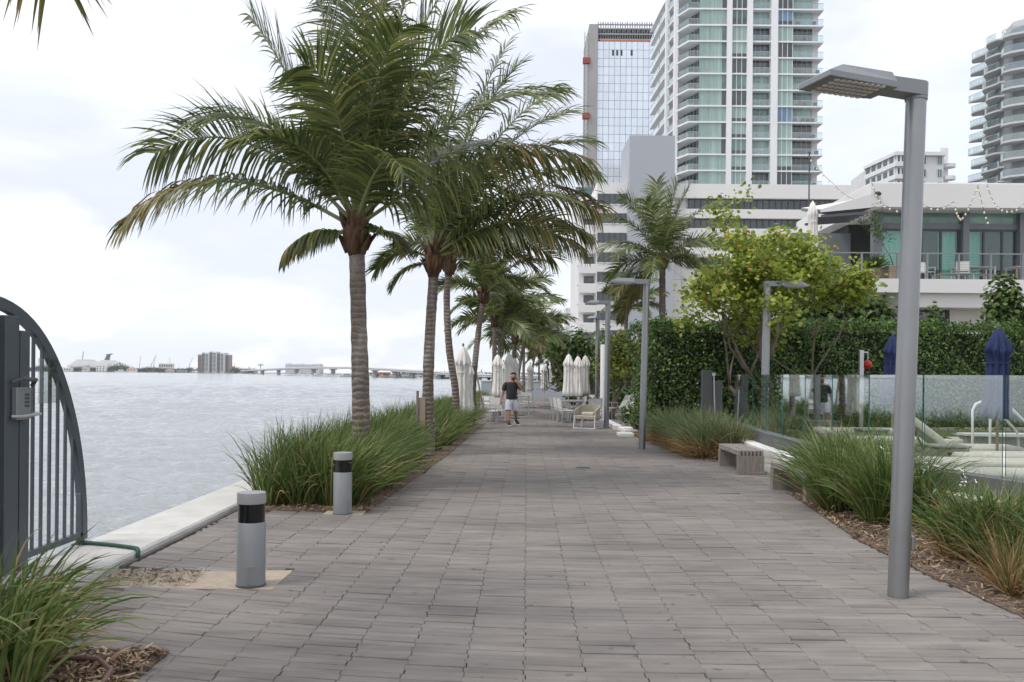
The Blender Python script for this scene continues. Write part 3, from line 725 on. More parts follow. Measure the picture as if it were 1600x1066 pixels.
# far palms share two crowns
def far_palm(label, px, Y, topy, lean=0, seed=60, L=2.6, r=.1):
    b_ = Vector((P(px, 620, Y).x, Y, 0)); t = thing('coconut_palm', label, 'palm tree', b_, 0, PG)
    hz = P(px, topy, Y).z
    palm_parts(t, [(0, 0, -.1), (lean * .2, 0, hz * .35), (lean * .6, 0, hz * .7), (lean, 0, hz - .25)], r, r * .85, (lean, 0, hz), randfronds(15, L * .66, seed, -5) + [(90, 45, L * .88, 1.2, False), (95, 25, L * .78, 1.2, False), (80, 60, L * .88, 1.1, False)], seed, 40, wid=.07)
    return t
fp = far_palm('coconut palm behind the braced leaning palm, left one of a close pair of trunks', 772, 34, 497, .0, 61)
far_palm('coconut palm with yellow green heart, right one of the close pair of trunks', 779, 36.5, 500, .05, 62, 2.9)
far_palm('coconut palm behind the closed white umbrellas, over the walking man', 795, 44, 527, .3, 63, 3.0)
fq = far_palm('coconut palm standing behind the man, leaning right over the path', 806, 50, 522, .5, 64, 3.2)
dup(fp, (P(818, 600, 58).x, 58, 0), 1.2, 'coconut palm left of the lone umbrella by the end wall', PG, 1.0)
dup(fq, (P(828, 600, 68).x, 68, 0), .4, 'coconut palm just behind the left end of the grey wall', PG, .95)
dup(fp, (P(842, 600, 82).x, 82, -.3), 2.2, 'coconut palm behind the grey wall, second before the tan building', PG, 1.0)
dup(fq, (P(852, 600, 100).x, 100, -.5), .9, 'farthest coconut palm nearest the tan building', PG, 1.05)
# right palm behind the sea grape
Yr = 36; lr = Vector((P(1034, 620, Yr).x, Yr, 0))
pr = thing('coconut_palm', 'coconut palm in front of the blue grey hotel block, right of the path', 'palm tree', lr, 0, 'coconut palms right of the path')
FR = [(95, 62, 3.3, 1.2, False), (85, 75, 2.9, .7, False), (100, 40, 2.7, 1.3, False), (70, 25, 2.3, 1.4, False), (-85, 40, 2.6, 1.5, False), (-95, 15, 2.3, 1.5, False), (-70, 68, 3.0, 1.0, False), (-20, 82, 3.1, .5, False), (-100, -15, 2.2, .9, 'half'), (-80, -40, 2.4, .5, True), (180, 50, 2.6, 1.5, False), (150, 20, 2.3, 1.4, False),
      (30, 60, 2.8, 1.1, False), (10, 30, 2.5, 1.2, False), (-120, 30, 2.5, 1.4, False), (120, 8, 2.3, 1.4, False), (-60, 5, 2.2, 1.3, False), (-105, 55, 2.9, 1.3, False), (60, 80, 3.0, .7, False), (-150, 65, 2.8, 1.3, False), (200, 15, 2.3, 1.5, False), (-95, -25, 2.0, .8, False)]
hz = P(1034, 405, Yr).z
palm_parts(pr, [(0, 0, -.1), (0, 0, hz * .5), (-.02, 0, hz - .3)], .15, .125, (-.02, 0, hz), FR, 17, 60, wid=.05)
far_palm('small coconut palm low behind the second lamp, below the hotel block', 975, 44, 478, .1, 71, 2.2)['group'] = 'coconut palms right of the path'
# palm whose frond tip hangs in at the top left corner
la = Vector((-4.55, 6.2, .15)); pa = thing('coconut_palm', 'palm beyond the left frame edge with one frond tip hanging in at the top corner', 'palm tree', (-3.05, 3.55, -.22), 0, PG)
palm_parts(pa, [(0, 0, 0), (-.1, 0, 2.2), (-.15, 0, 4.6)], .14, .11, (-.15, 0, 4.9), [(-1, 31, 2.90, 1.55, 'half'), (-90, 40, 3, 1.2, False), (-140, 50, 3, 1.2, False), (-60, 75, 3, .8, False), (180, 30, 3, 1.2, False)], 19, 70)
# ------------------------------------------------------------------ ornamental grass
leafmat('grass_blade', [(0, (.055, .095, .024)), (.4, (.10, .155, .04)), (.75, (.165, .225, .065)), (.93, (.24, .28, .10)), (1, (.40, .34, .17))], .45, .38, .4)
leafmat('grass_blue', [(0, (.09, .14, .065)), (.5, (.16, .22, .10)), (.85, (.24, .28, .14)), (1, (.40, .32, .17))], .5, .35, .3)
leafmat('straw', [(0, (.18, .10, .045)), (.5, (.34, .22, .11)), (1, (.48, .35, .19))], .8, .25, .2)
def blades(clumps, n, L, wid, rng, spread=.16, wind=(.22, .02), lean=(.15, .75), mb=None, mi=0, seg=6, bend=1.0):
    C = np.repeat(np.asarray(clumps, float), n, axis=0); N_ = len(C)
    sc_ = C[:, 3] if C.shape[1] > 3 else np.ones(N_)
    a = rng.uniform(0, 2 * np.pi, N_); rad = np.sqrt(rng.random(N_))
    base = C[:, :3].copy(); base[:, 0] += np.cos(a) * rad * spread * sc_; base[:, 1] += np.sin(a) * rad * spread * sc_
    az = a + rng.normal(0, .5, N_); th = rng.uniform(lean[0], lean[1], N_) * (.35 + .65 * rad) 
    d = np.stack([np.sin(th) * np.cos(az) + wind[0] * .4, np.sin(th) * np.sin(az) + wind[1], np.cos(th)], 1)
    ll = rng.uniform(L[0], L[1], N_) * sc_; dr = rng.uniform(.25, 1.5, N_) * bend
    horiz = np.stack([np.cos(az) + wind[0] * 2.5, np.sin(az) + wind[1] * 2, np.zeros(N_)], 1)
    V = np.zeros((N_, seg + 1, 2, 3)); q = base
    tw = rng.uniform(-.6, .6, N_)
    for k in range(seg + 1):
        f = k / seg; dn = d / np.linalg.norm(d, axis=1, keepdims=True)
        wv = np.cross(dn, np.stack([np.cos(az + tw), np.sin(az + tw), np.full(N_, .15)], 1)); wv /= np.maximum(np.linalg.norm(wv, axis=1, keepdims=True), 1e-5)
        ww = (wid * np.interp(f, [0, .3, .7, 1], [.7, 1, .8, .05]) / 2 * rng.uniform(.7, 1.3, N_))[:, None] if k == 0 else ww0 * np.interp(f, [0, .3, .7, 1], [.7, 1, .8, .05])
        if k == 0: ww0 = ww / .7
        V[:, k, 0] = q - wv * ww; V[:, k, 1] = q + wv * ww
        q = q + dn * (ll / seg)[:, None]
        d = dn + (horiz * .16 * (dr * (.3 + f))[:, None] + np.array([0, 0, -1.0]) * (.30 * dr * (.15 + f * f * 1.4))[:, None])
    V[:, :, :, 2] = np.maximum(V[:, :, :, 2], .01)
    return mb.strips(V, mi)
rg = np.random.default_rng(21)
# left bed 1 (Z 11.2..18.4) and on to 30.6
def left_bed(y0, y1, n, label, seed, cl):
    r_ = np.random.default_rng(seed); C = []
    while len(C) < cl:
        y = r_.uniform(y0, y1); e = interp(y, LEFT) - (.30 if y < 14.5 or y > 19.5 else .50); x = r_.uniform(-3.25, e)
        if math.hypot(x + 2.04, y - 10.8) < .30 or math.hypot(x + 1.78, y - 19.3) < .33: continue
        if 13.5 < y < 19.35 and x / y > -.121: continue
        C.append((x, y, 0, r_.uniform(.8, 1.12)))
    mb = MB(); blades(C, n, (.58, 1.14), .016, r_, .17, (.30, .0), (.08, .8), mb, 0)
    blades(C, int(n * .13), (.4, 1.0), .012, r_, .2, (.15, 0), (.2, 1.0), mb, 1)
    return tag(mb.build('ornamental_grass', ['grass_blade', 'straw']), label, 'grass', None, 'stuff')
left_bed(11.35, 14.2, 115, 'tall green grass around the nearest palm trunk behind the middle bollard', 31, 44)
left_bed(14.2, 18.9, 110, 'tall green grass around the second palm, up to the smallest bollard', 32, 52)
left_bed(18.9, 30.4, 100, 'farther tall green grass leaning over the path edge beside the white chairs', 33, 95)
mb = MB(); r_ = np.random.default_rng(36); C = [(r_.uniform(-3.2, -1.75), r_.uniform(31.5, 60), 0, r_.uniform(.6, .9)) for _ in range(90)]
blades(C, 60, (.7, 1.2), .02, r_, .25, (.2, 0), (.1, .8), mb, 0)
tag(mb.build('ornamental_grass', ['grass_blade']), 'far strip of low green grass below the leaning palms', 'grass', None, 'stuff')
# near-left clump
mb = MB(); r_ = np.random.default_rng(34)
C = [(-2.98, 5.25, 0, 1.0), (-2.75, 5.0, 0, .95), (-2.95, 4.8, 0, 1), (-2.62, 4.75, 0, .9), (-3.1, 5.5, 0, .8)]
blades(C, 70, (.5, .98), .016, r_, .15, (.30, .05), (.05, .75), mb, 0, 8, 1.1); blades(C, 18, (.4, .9), .011, r_, .16, (.2, 0), (.2, 1.0), mb, 1, 8)
gcl = tag(mb.build('grass_clump', ['grass_blade', 'straw']), 'near grass clump in the bottom left corner under the gate', 'grass clump')
# right bed
def right_bed(y0, y1, n, label, seed, cl, mats=('grass_blade', 'straw'), strawn=.06, L=(.6, 1.15), xr=None, wind=(-.1, -.05)):
    r_ = np.random.default_rng(seed); C = []
    while len(C) < cl:
        y = r_.uniform(y0, y1); a, b_ = xr(y) if xr else (interp(y, RIGHT) + .30, kx(y) - .12)
        if a >= b_: continue
        C.append((r_.uniform(a, b_), y, 0, r_.uniform(.75, 1.1)))
    mb = MB(); blades(C, n, L, .016, r_, .16, wind, (.08, .9), mb, 0, 6)
    blades(C, max(1, int(n * strawn)), (.35, .85), .013, r_, .26, (-.3, -.25), (.4, 1.2), mb, 1, 6, 1.2)
    return tag(mb.build('ornamental_grass', list(mats)), label, 'grass', None, 'stuff')
right_bed(9.3, 12.9, 170, 'lush green grass arching over the second bench', 41, 26, xr=lambda y: (4.58 if y > 11.6 else 4.02, 4.78), L=(.75, 1.2))
right_bed(6.3, 9.3, 120, 'green grass with straw ends behind the tallest lamp pole by the white kerb', 42, 22, strawn=.2, xr=lambda y: (4.15 + max(0, 7.4 - y) * .35, kx(y) - .12), L=(.45, .85))
mb = MB(); r_ = np.random.default_rng(43); C = [(4.02, 7.15, 0, 1.0), (4.15, 7.35, 0, .9), (3.95, 7.0, 0, .6)]
blades(C, 170, (.35, .72), .008, r_, .12, (.25, -.25), (.2, 1.2), mb, 0, 6, 1.0); blades(C, 30, (.4, .7), .010, r_, .1, (.1, 0), (.1, .6), mb, 1)
tag(mb.build('dry_grass_clump', ['straw', 'grass_blade']), 'straw coloured dry grass clump flopping onto the mulch right of the tallest lamp', 'grass clump')
right_bed(18.3, 22.6, 120, 'far right grass bed with blue green tops and rusty base beside the leaning lamp', 44, 48, ('grass_blue', 'straw'), 1.5, (.6, 1.15), xr=lambda y: (interp(y, RIGHT) + .3, 4.7), wind=(-.12, 0))
# ground cover in front of glass on lawn side
leafmat('lawn_blade', [(0, (.05, .085, .02)), (.6, (.10, .15, .035)), (1, (.22, .22, .07))], .6, .3, .2)
C = []
while len(C) < 900:
    y = rg.uniform(6, 21); x = kx(y) + .62 + abs(rg.normal(0, .9)) + rg.random() * .5
    if x < 9.5: C.append((x, y, .30, rg.uniform(.6, 1.2)))
mb = MB(); blades(C, 16, (.05, .13), .012, rg, .13, (0, 0), (.2, 1.2), mb, 0, 2)
tag(mb.build('lawn_grass', 'lawn_blade'), 'rough short lawn grass just behind the glass fence', 'grass', None, 'stuff')
# small white blooms in grass (spider lilies)
mb = MB(); r_ = np.random.default_rng(45)
for cx, cy, cz in ((4.62, 10.6, .82), (4.75, 10.2, .70), (4.55, 10.9, .80), (4.85, 9.6, .60)):
    n = 10; Cn = np.array([(cx, cy, cz)]) + r_.normal(0, .045, (n, 3)); mb.quads(leafquads(Cn, r_.normal(size=(n, 3)), np.full(n, .07), [(-.5, -.08), (.5, -.08), (.5, .08), (-.5, .08)], r_))
    mb.tube([(cx, cy, .02), (cx, cy, cz)], .004, 4)
tag(mb.build('white_blooms', 'wall_white'), 'few small white flowers among the green grass by the second bench', 'flowers', None, 'stuff')
# ------------------------------------------------------------------ hedge
leafmat('hedge_leaf', [(0, (.026, .06, .013)), (.4, (.055, .115, .02)), (.75, (.105, .185, .03)), (1, (.18, .26, .05))], .4, .3, .5)
pm('hedge_shade', (.018, .022, .012), .95, .4, 8, bump=.8, bscale=30)
LEAF = [(-.5, 0), (-.2, -.26), (.2, -.24), (.5, 0), (.2, .24), (-.2, .26)]
def hedge(name, label, a, b_, th, z0, ztop, n_face, seed, inset=.26, leaf=.085, side=True, gap=None):
    """hedge along segment a->b (front line), thickness th to the left of the direction"""
    r_ = np.random.default_rng(seed); a = Vector((*a, 0)); b_ = Vector((*b_, 0)); d = (b_ - a); L = d.length; d /= L; nrm = Vector((-d.y, d.x, 0))   # away from viewer
    t = thing(name, label, 'hedge', a + Vector((0, 0, z0)))
    core = []; poly = [a + d * inset + nrm * inset, b_ - d * inset + nrm * inset, b_ - d * inset + nrm * (th - inset), a + d * inset + nrm * (th - inset)]
    MB().prism([(p.x - a.x, p.y - a.y) for p in poly], .25 if gap else 0, ztop - z0 - inset).build('stems', 'hedge_shade', t)  # near-black inner box: shade inside the hedge put in as colour
    hgt = ztop - z0; out = []; nr = []
    def addface(n, f, nn):
        u = r_.random((n, 2)); pts = np.array([f(x, y) for x, y in u]); out.append(pts + r_.normal(0, .055, (n, 3))); nr.append(np.tile(nn, (n, 1)) + r_.normal(0, .55, (n, 3)))
    lump = lambda s_, h_: .09 * math.sin(s_ * 2.3 + h_) + .07 * math.sin(s_ * 5.1 + 1.3 + h_ * 2)
    def front(x, y):
        s_ = x * L; h_ = y * hgt; p = d * s_ + nrm * (lump(s_, h_ * 2) + .12 * abs(r_.normal())); return (p.x, p.y, h_)
    def topf(x, y):
        s_ = x * L; p = d * s_ + nrm * (y * th); return (p.x, p.y, hgt + lump(s_, y * 3) * .8 - .1 * abs(r_.normal()) + (.12 * r_.random() if r_.random() < .12 else 0))
    addface(int(n_face * L * hgt), front, tuple(-nrm + Vector((0, 0, .35))))
    addface(int(n_face * 1.25 * L * th), topf, (0, 0, 1))
    if side:
        def sf(x, y): p = nrm * (x * th) + d * (lump(x * th, y * hgt * 2) + .1 * abs(r_.normal())); return (p.x, p.y, y * hgt)
        addface(int(n_face * th * hgt), sf, tuple(-d + Vector((0, 0, .35))))
    C = np.concatenate(out); NN = np.concatenate(nr)
    if gap:
        k = ~((C[:, 2] < gap * r_.random(len(C)) + .15)); C = C[k]; NN = NN[k]
    mb = MB().quads(leafquads(C, NN, r_.uniform(.6, 1.3, len(C)) * leaf, LEAF, r_)); mb.build('foliage', 'hedge_leaf', t); return t
hedge('hedge', 'tall clipped dark green hedge block behind the leaning lamp and far grass', (3.68, 24.0), (8.3, 24.4), 2.6, 0, 3.14, 520, 51, gap=.75)
hedge('hedge', 'long clipped hedge behind the pool loungers and blue umbrellas', (8.4, 24.6), (19, 26.2), 1.5, .3, 3.22, 480, 52)
# ------------------------------------------------------------------ sea grapes and other trees
leafmat('seagrape_leaf', [(0, (.10, .16, .025)), (.35, (.22, .29, .04)), (.7, (.34, .40, .06)), (.96, (.46, .48, .10)), (.985, (.36, .26, .05)), (1, (.36, .09, .02))], .42, .42, .4)
leafmat('bush_leaf', [(0, (.03, .065, .015)), (.5, (.07, .13, .025)), (.9, (.14, .21, .04)), (1, (.22, .25, .06))], .42, .3, .4)
leafmat('orange_leaf', [(0, (.06, .11, .02)), (.5, (.13, .18, .03)), (.85, (.22, .23, .05)), (1, (.34, .22, .05))], .45, .35, .3)
pm('bark_grey', (.155, .125, .10), .9, .25, 6, bump=.5, bscale=30, stretch=(1, 1, .4))
DISC = [(.5 * math.cos(2 * math.pi * k / 8), .5 * math.sin(2 * math.pi * k / 8)) for k in range(8)]
def branches(mb, p, d, L, r, depth, rng, tips, up=.12, spread=.55, segs=4):
    pts = [p]; rs = [r]; dd = d.copy(); q = p.copy()
    for i in range(segs):
        dd = (dd + Vector(rng.normal(0, .16, 3)) + Vector((0, 0, up * .4))).normalized(); q = q + dd * (L / segs); pts.append(q.copy()); rs.append(r * (1 - .42 * (i + 1) / segs))
        if depth <= 1 and i >= 1: tips.append((q.copy(), dd.copy()))
    mb.tube(pts, rs, 7 if depth > 1 else 5)
    if depth == 0: tips.append((q, dd)); return
    for k in range(2 + (rng.random() < .6)):
        nd = (dd + Vector(rng.normal(0, spread, 3)) + Vector((0, 0, up))).normalized()
        branches(mb, q, nd, L * rng.uniform(.62, .85), rs[-1] * .78, depth - 1, rng, tips, up, spread, segs)
def leafy_tree(name, label, loc, stems, depth, seed, leafn, leafr, mat, leafsize, cat='tree', group=None, shape=DISC, keep=None, up=.12, spread=.55):
    r_ = np.random.default_rng(seed); t = thing(name, label, cat, loc, 0, group)
    tips = []; mb = MB()
    for d, L, r in stems: branches(mb, Vector((r_.normal(0, .08), r_.normal(0, .05), -.05)), Vector(d).normalized(), L, r, depth, r_, tips, up, spread)
    mb.build('trunk', 'bark_grey', t, smooth='all')
    C = []; 
    for p, d in tips:
        if keep and not keep(p): continue
        C.append(np.array(tuple(p)) + r_.normal(0, leafr, (leafn, 3)) * np.array([1, 1, .8]))
    C = np.concatenate(C); NN = r_.normal(0, .6, (len(C), 3)) + np.array([0, -.15, .75])
    MB().quads(leafquads(C, NN, r_.uniform(.55, 1.15, len(C)) * leafsize, shape, r_)).build('crown', mat, t); return t
Ys = 21.4
leafy_tree('sea_grape_tree', 'spreading yellow green sea grape tree with bare forked stems behind the glass fence', (P(1213, 600, Ys).x, Ys, .3),
           [((-.45, .1, 1), 1.65, .085), ((-.75, -.1, .75), 1.6, .07), ((.12, .2, 1), 1.95, .085), ((.55, 0, .8), 1.5, .07), ((-.2, .35, 1), 1.75, .075), ((-.6, .2, .95), 1.65, .07)], 4, 6, 14, .17, 'seagrape_leaf', .105, spread=.5, keep=lambda p: p.z > (1.45 if p.x < -.2 else 1.9) + .4 * math.sin(p.x * 3) and -2.7 < p.x < 2.0 and (p.x < .8 or p.z > 3.2) and (p.x > -1.3 or p.z < 3.9 + (p.x + 1.3) * .5))
leafy_tree('sea_grape_tree', 'smaller olive and orange leaved tree between the white column and the hedge', (P(955, 620, 35).x, 35, 0),
           [((-.4, 0, 1), 1.4, .10), ((.1, .2, 1), 1.3, .09), ((.5, -.1, .9), 1.2, .08), ((-.8, .1, .6), 1.2, .06)], 3, 62, 18, .24, 'orange_leaf', .14, keep=lambda p: p.z > 1.6 and -1.5 < p.x < 1.3)
def bush(name, label, loc, size, n, mat, leafsize, seed, cat='shrub', group=None, lumps=9):
    r_ = np.random.default_rng(seed); t = thing(name, label, cat, loc, 0, group)
    C = []; NN = []
    stem = MB()
    for k in range(lumps):
        a = r_.uniform(0, 6.28); rr_ = math.sqrt(r_.random()) * .62
        c = np.array([math.cos(a) * rr_ * size[0], math.sin(a) * rr_ * size[1], size[2] * r_.uniform(.35, .78)])
        m_ = n // lumps; u = r_.normal(size=(m_, 3)); u /= np.linalg.norm(u, axis=1, keepdims=True)
        rad = np.array([size[0] * .42, size[1] * .42, size[2] * .30]) * r_.uniform(.75, 1.15)
        C.append(c + u * rad * r_.uniform(.5, 1.0, (m_, 1))); NN.append(u + np.array([0, 0, .5]) + r_.normal(0, .45, (m_, 3)))
        stem.tube([(0, 0, 0), tuple(c * np.array([.5, .5, .5])), tuple(c)], [.05, .035, .015], 5)
    stem.build('stems', 'bark_grey', t)
    C = np.concatenate(C); C[:, 2] = np.maximum(C[:, 2], .04)
    MB().quads(leafquads(C, np.concatenate(NN), r_.uniform(.6, 1.2, len(C)) * leafsize, LEAF if leafsize < .13 else DISC, r_)).build('foliage', mat, t); return t
SG = 'sea grape bushes behind the hedge'
bush('sea_grape_bush', 'sea grape bush behind the hedge under the raised terrace, left of the tallest lamp', P(1310, 560, 30) * 1 - Vector((0, 0, 2.1)), (2.3, 1.4, 5.4), 12000, 'bush_leaf', .17, 71, group=SG, lumps=16)
bush('sea_grape_bush', 'smaller sea grape bush behind the hedge just left of the terrace stairs', P(1250, 560, 29) * 1 - Vector((0, 0, 2.1)), (1.2, 1.1, 4.7), 4400, 'bush_leaf', .16, 72, group=SG)
bush('sea_grape_bush', 'dark green bush behind the hedge at the right picture edge', P(1588, 560, 28) * 1 - Vector((0, 0, 2.1)), (1.5, 1.1, 4.7), 9000, 'bush_leaf', .13, 73, group=SG, lumps=12)
bush('sea_grape_bush', 'low bush behind the hedge right beside the tallest lamp pole', P(1440, 560, 29) * 1 - Vector((0, 0, 2.1)), (.8, .8, 4.1), 4200, 'bush_leaf', .15, 74, group=SG)
fl = bush('flowering_shrub', 'low dark shrub dotted with pale pink flowers left of the hedge foot', (3.75, 26.6, .02), (.62, .5, .82), 1100, 'hedge_leaf', .09, 75)
r_ = np.random.default_rng(76); n = 70; a = r_.uniform(0, 6.28, n); C = np.column_stack([np.cos(a) * .42 * np.sqrt(r_.random(n)), np.sin(a) * .36 - .1, .5 + .28 * r_.random(n)])
leafmat('petal', [(0, (.5, .33, .33)), (1, (.72, .62, .58))], .6, .2)
MB().quads(leafquads(C, r_.normal(size=(n, 3)) + np.array([0, -.6, .8]), np.full(n, .07), DISC, r_)).build('flowers', 'petal', fl)
bush('shrub', 'dark green shrubs behind the white armchairs at the terrace back', (4.6, 41, 0), (1.3, .9, 1.5), 900, 'bush_leaf', .16, 77, lumps=8)
bush('shrub', 'low green shrubs in the terrace planter under the olive tree', (3.2, 38.5, 0), (.9, .6, .95), 700, 'bush_leaf', .14, 78, lumps=8)
bush('shrub', 'dense green tree mass behind the closed white umbrellas on the right', (3.1, 46, 0), (1.9, 1.4, 4.2), 1800, 'bush_leaf', .22, 79, lumps=14)
bush('shrub', 'green tree crown beside the tan building behind the end wall', (6.2, 72, 0), (2.6, 2, 5.4), 1500, 'bush_leaf', .3, 80, lumps=14)
tag(MB().box((3.3, 26.1, -.03), (3.7, 27.9, .10)).box((3.0, 24.9, -.03), (3.42, 25.6, .08)).box((3.2, 28.0, -.03), (3.45, 31.5, .13)).build('kerb_stone', 'concrete_white', bevel=.01), 'pale concrete kerb stones at the foot of the flowering shrub', 'kerb')
# ================================================================== TERRACE FURNITURE AND MAN
pm('sling_white', (.66, .65, .62), .8, .06, 5)
pm('rope_beige', (.42, .37, .30), .85, .15, 6, bump=.5, bscale=60)
pm('table_grey', (.30, .29, .28), .6, .1, 4)
pm('chair_dark', (.10, .10, .10), .5, .1, 5)
def make_chair(label, group, frame='aluminium'):
    t = thing('dining_chair', label, 'chair', group=group)
    for sx in (-1, 1):
        MB().tube([(sx * .26, -.25, 0), (sx * .26, -.24, .44)], .014, 6).build('leg', frame, t)
        MB().tube([(sx * .26, .25, 0), (sx * .26, .22, .44), (sx * .25, .29, .88)], .014, 6).build('leg', frame, t)
        MB().bar((sx * .27, -.25, .64), (sx * .27, .26, .65), .04, .022).bar((sx * .27, -.24, .44), (sx * .27, -.25, .64), .02, .02).build('armrest', frame, t)
    MB().bar((-.26, -.24, .43), (.26, -.24, .43), .024, .024).bar((-.26, .22, .43), (.26, .22, .43), .024, .024).bar((-.25, .29, .88), (.25, .29, .88), .024, .024).build('frame', frame, t)
    MB().box((-.245, -.23, .435), (.245, .22, .452)).build('seat', 'sling_white', t)
    MB().add([(-.24, .225, .5), (.24, .225, .5), (.235, .285, .87), (-.235, .285, .87), (-.24, .24, .5), (.24, .24, .5), (.235, .30, .87), (-.235, .30, .87)], [(0, 1, 2, 3), (7, 6, 5, 4), (0, 4, 5, 1), (1, 5, 6, 2), (2, 6, 7, 3), (3, 7, 4, 0)]).build('backrest', 'sling_white', t)
    return t
def make_table(label, w, d, group=None):
    t = thing('terrace_table', label, 'table', group=group)
    MB().box((-w / 2, -d / 2, .71), (w / 2, d / 2, .745)).build('tabletop', 'table_grey', t, bevel=.004)
    for sx in (-1, 1):
        for sy in (-1, 1): MB().cbox((sx * (w / 2 - .05), sy * (d / 2 - .05), .354), (.05, .05, .708)).build('leg', 'aluminium', t)
    return t
GL, GRr = 'white sling chairs left of the man', 'white sling chairs on the right terrace'
ch = make_chair('white sling chair nearest the grass, side on, beside the table left of the man', GL); ch.location = (P(766, 640, 30.4).x, 30.4, 0); ch.rotation_euler.z = R(80)
dup(ch, (P(781, 640, 31.2).x, 31.2, 0), R(150), 'white sling chair directly behind the walking man, turned to the left', GL)
dup(ch, (P(760, 640, 33.0).x, 33.0, 0), R(-10), 'white sling chair behind the left table, half hidden by grass', GL)
dup(ch, (P(824, 640, 41).x, 41, 0), R(170), 'white chair under the far left closed umbrella, past the man', GL)
dup(ch, (P(815, 640, 38).x, 38, 0), R(100), 'white chair just right of the man at the far table', GL)
tb = make_table('grey terrace table between the white chairs left of the man', .9, .9); tb.location = (P(772, 640, 32.3).x, 32.3, 0)
dup(tb, (P(812, 640, 40).x, 40, 0), 0, 'far grey table behind the man under the closed umbrellas')
spots = [(872, 33.4, 95, 'white sling chair at the path end of the right table row, back to the path'), (878, 32.6, 100, 'second white sling chair of the right row, just right of the first one'), (885, 31.4, 105, 'white sling chair of the right row directly behind the rope armchair'),
         (893, 35.5, -85, 'white sling chair across the right table, under the tallest right umbrella'), (903, 34.6, -80, 'white sling chair on the far side of the right table, second from the path'), (925, 31.2, 200, 'white sling chair touching the lamp pole beside the rope armchair'),
         (917, 36.5, -60, 'white chair at the back of the right terrace, left of the white column'), (951, 34.5, 60, 'white chair at the terrace back right of the white column')]
for px, Y, rz, lab in spots: dup(ch, (P(px, 640, Y).x, Y, 0), R(rz), lab, GRr)
dup(tb, (P(890, 640, 33.6).x, 33.6, 0), 0, 'grey table among the white chairs on the right terrace, before the umbrellas', None, (1.1, 1.6, 1))
dup(tb, (P(925, 640, 35.2).x, 35.2, 0), 0, 'grey table at the back of the right terrace next to the white column', None)
# rope armchair
ra = thing('rope_armchair', 'beige woven rope armchair with white tube sled legs facing the path', 'armchair', (P(919, 668, 28.4).x, 28.4, 0), R(-25))
for sx in (-1, 1):
    MB().tube([(sx * .34, -.33, .42), (sx * .35, -.38, .02), (sx * .34, .30, .02), (sx * .33, .36, .45)], .018, 7).build('leg', 'wall_white', ra, smooth=True)
MB().tube([(-.35, -.36, .02), (.35, -.36, .02)], .016, 6).build('stretcher', 'wall_white', ra)
MB().box((-.33, -.36, .30), (.33, .33, .42)).build('seat', 'rope_beige', ra, bevel=.03, seg=3)
sh = MB(); arc = []
for k in range(13):
    a = math.pi * (1 + k / 12) ; arc.append((-.37 * math.cos(a - math.pi) * (1 if True else 1), .02 + .36 * math.sin(a - math.pi)))
arc = [(-.37, -.32)] + arc + [(.37, -.32)]
for i in range(len(arc) - 1):
    (x0, y0), (x1, y1) = arc[i], arc[i + 1]
    def hh(y): return .58 + .18 * max(0, min(1, (y + .32) / .7))
    nx_, ny_ = (y1 - y0), -(x1 - x0); l_ = math.hypot(nx_, ny_) or 1; nx_, ny_ = nx_ / l_ * .04, ny_ / l_ * .04
    V = [(x0, y0, .34), (x1, y1, .34), (x1 + nx_, y1 + ny_, .34), (x0 + nx_, y0 + ny_, .34), (x0, y0, hh(y0)), (x1, y1, hh(y1)), (x1 + nx_, y1 + ny_, hh(y1)), (x0 + nx_, y0 + ny_, hh(y0))]
    sh.add(V, [(0, 1, 5, 4), (2, 3, 7, 6), (4, 5, 6, 7), (0, 3, 2, 1), (0, 4, 7, 3), (1, 2, 6, 5)])
sh.build('backrest', 'rope_beige', ra)
MB().box((-.2, -.1, .425), (.2, .22, .52)).build('cushion', 'cushion', ra, bevel=.03, seg=3)
# white folding lounge chairs at the terrace back
lg = thing('beach_chair', 'white folding beach chair with x legs at the terrace back beside the shrub', 'chair', (P(968, 648, 36).x, 36, 0), R(-60), 'white folding beach chairs at the terrace back')
MB().bar((-.28, -.55, .02), (-.28, .45, .5), .03, .03).bar((-.28, -.2, .4), (-.28, .5, .02), .03, .03).build('leg', 'wall_white', lg)
MB().bar((.28, -.55, .02), (.28, .45, .5), .03, .03).bar((.28, -.2, .4), (.28, .5, .02), .03, .03).build('leg', 'wall_white', lg)
MB().bar((0, -.5, .36), (0, .12, .28), .54, .03).build('seat', 'sling_white', lg); MB().bar((0, .12, .28), (0, .52, .9), .54, .03).build('backrest', 'sling_white', lg)
dup(lg, (P(985, 648, 38).x, 38, 0), R(-40), 'white folding beach chair farther back, nearest the hedge', 'white folding beach chairs at the terrace back')
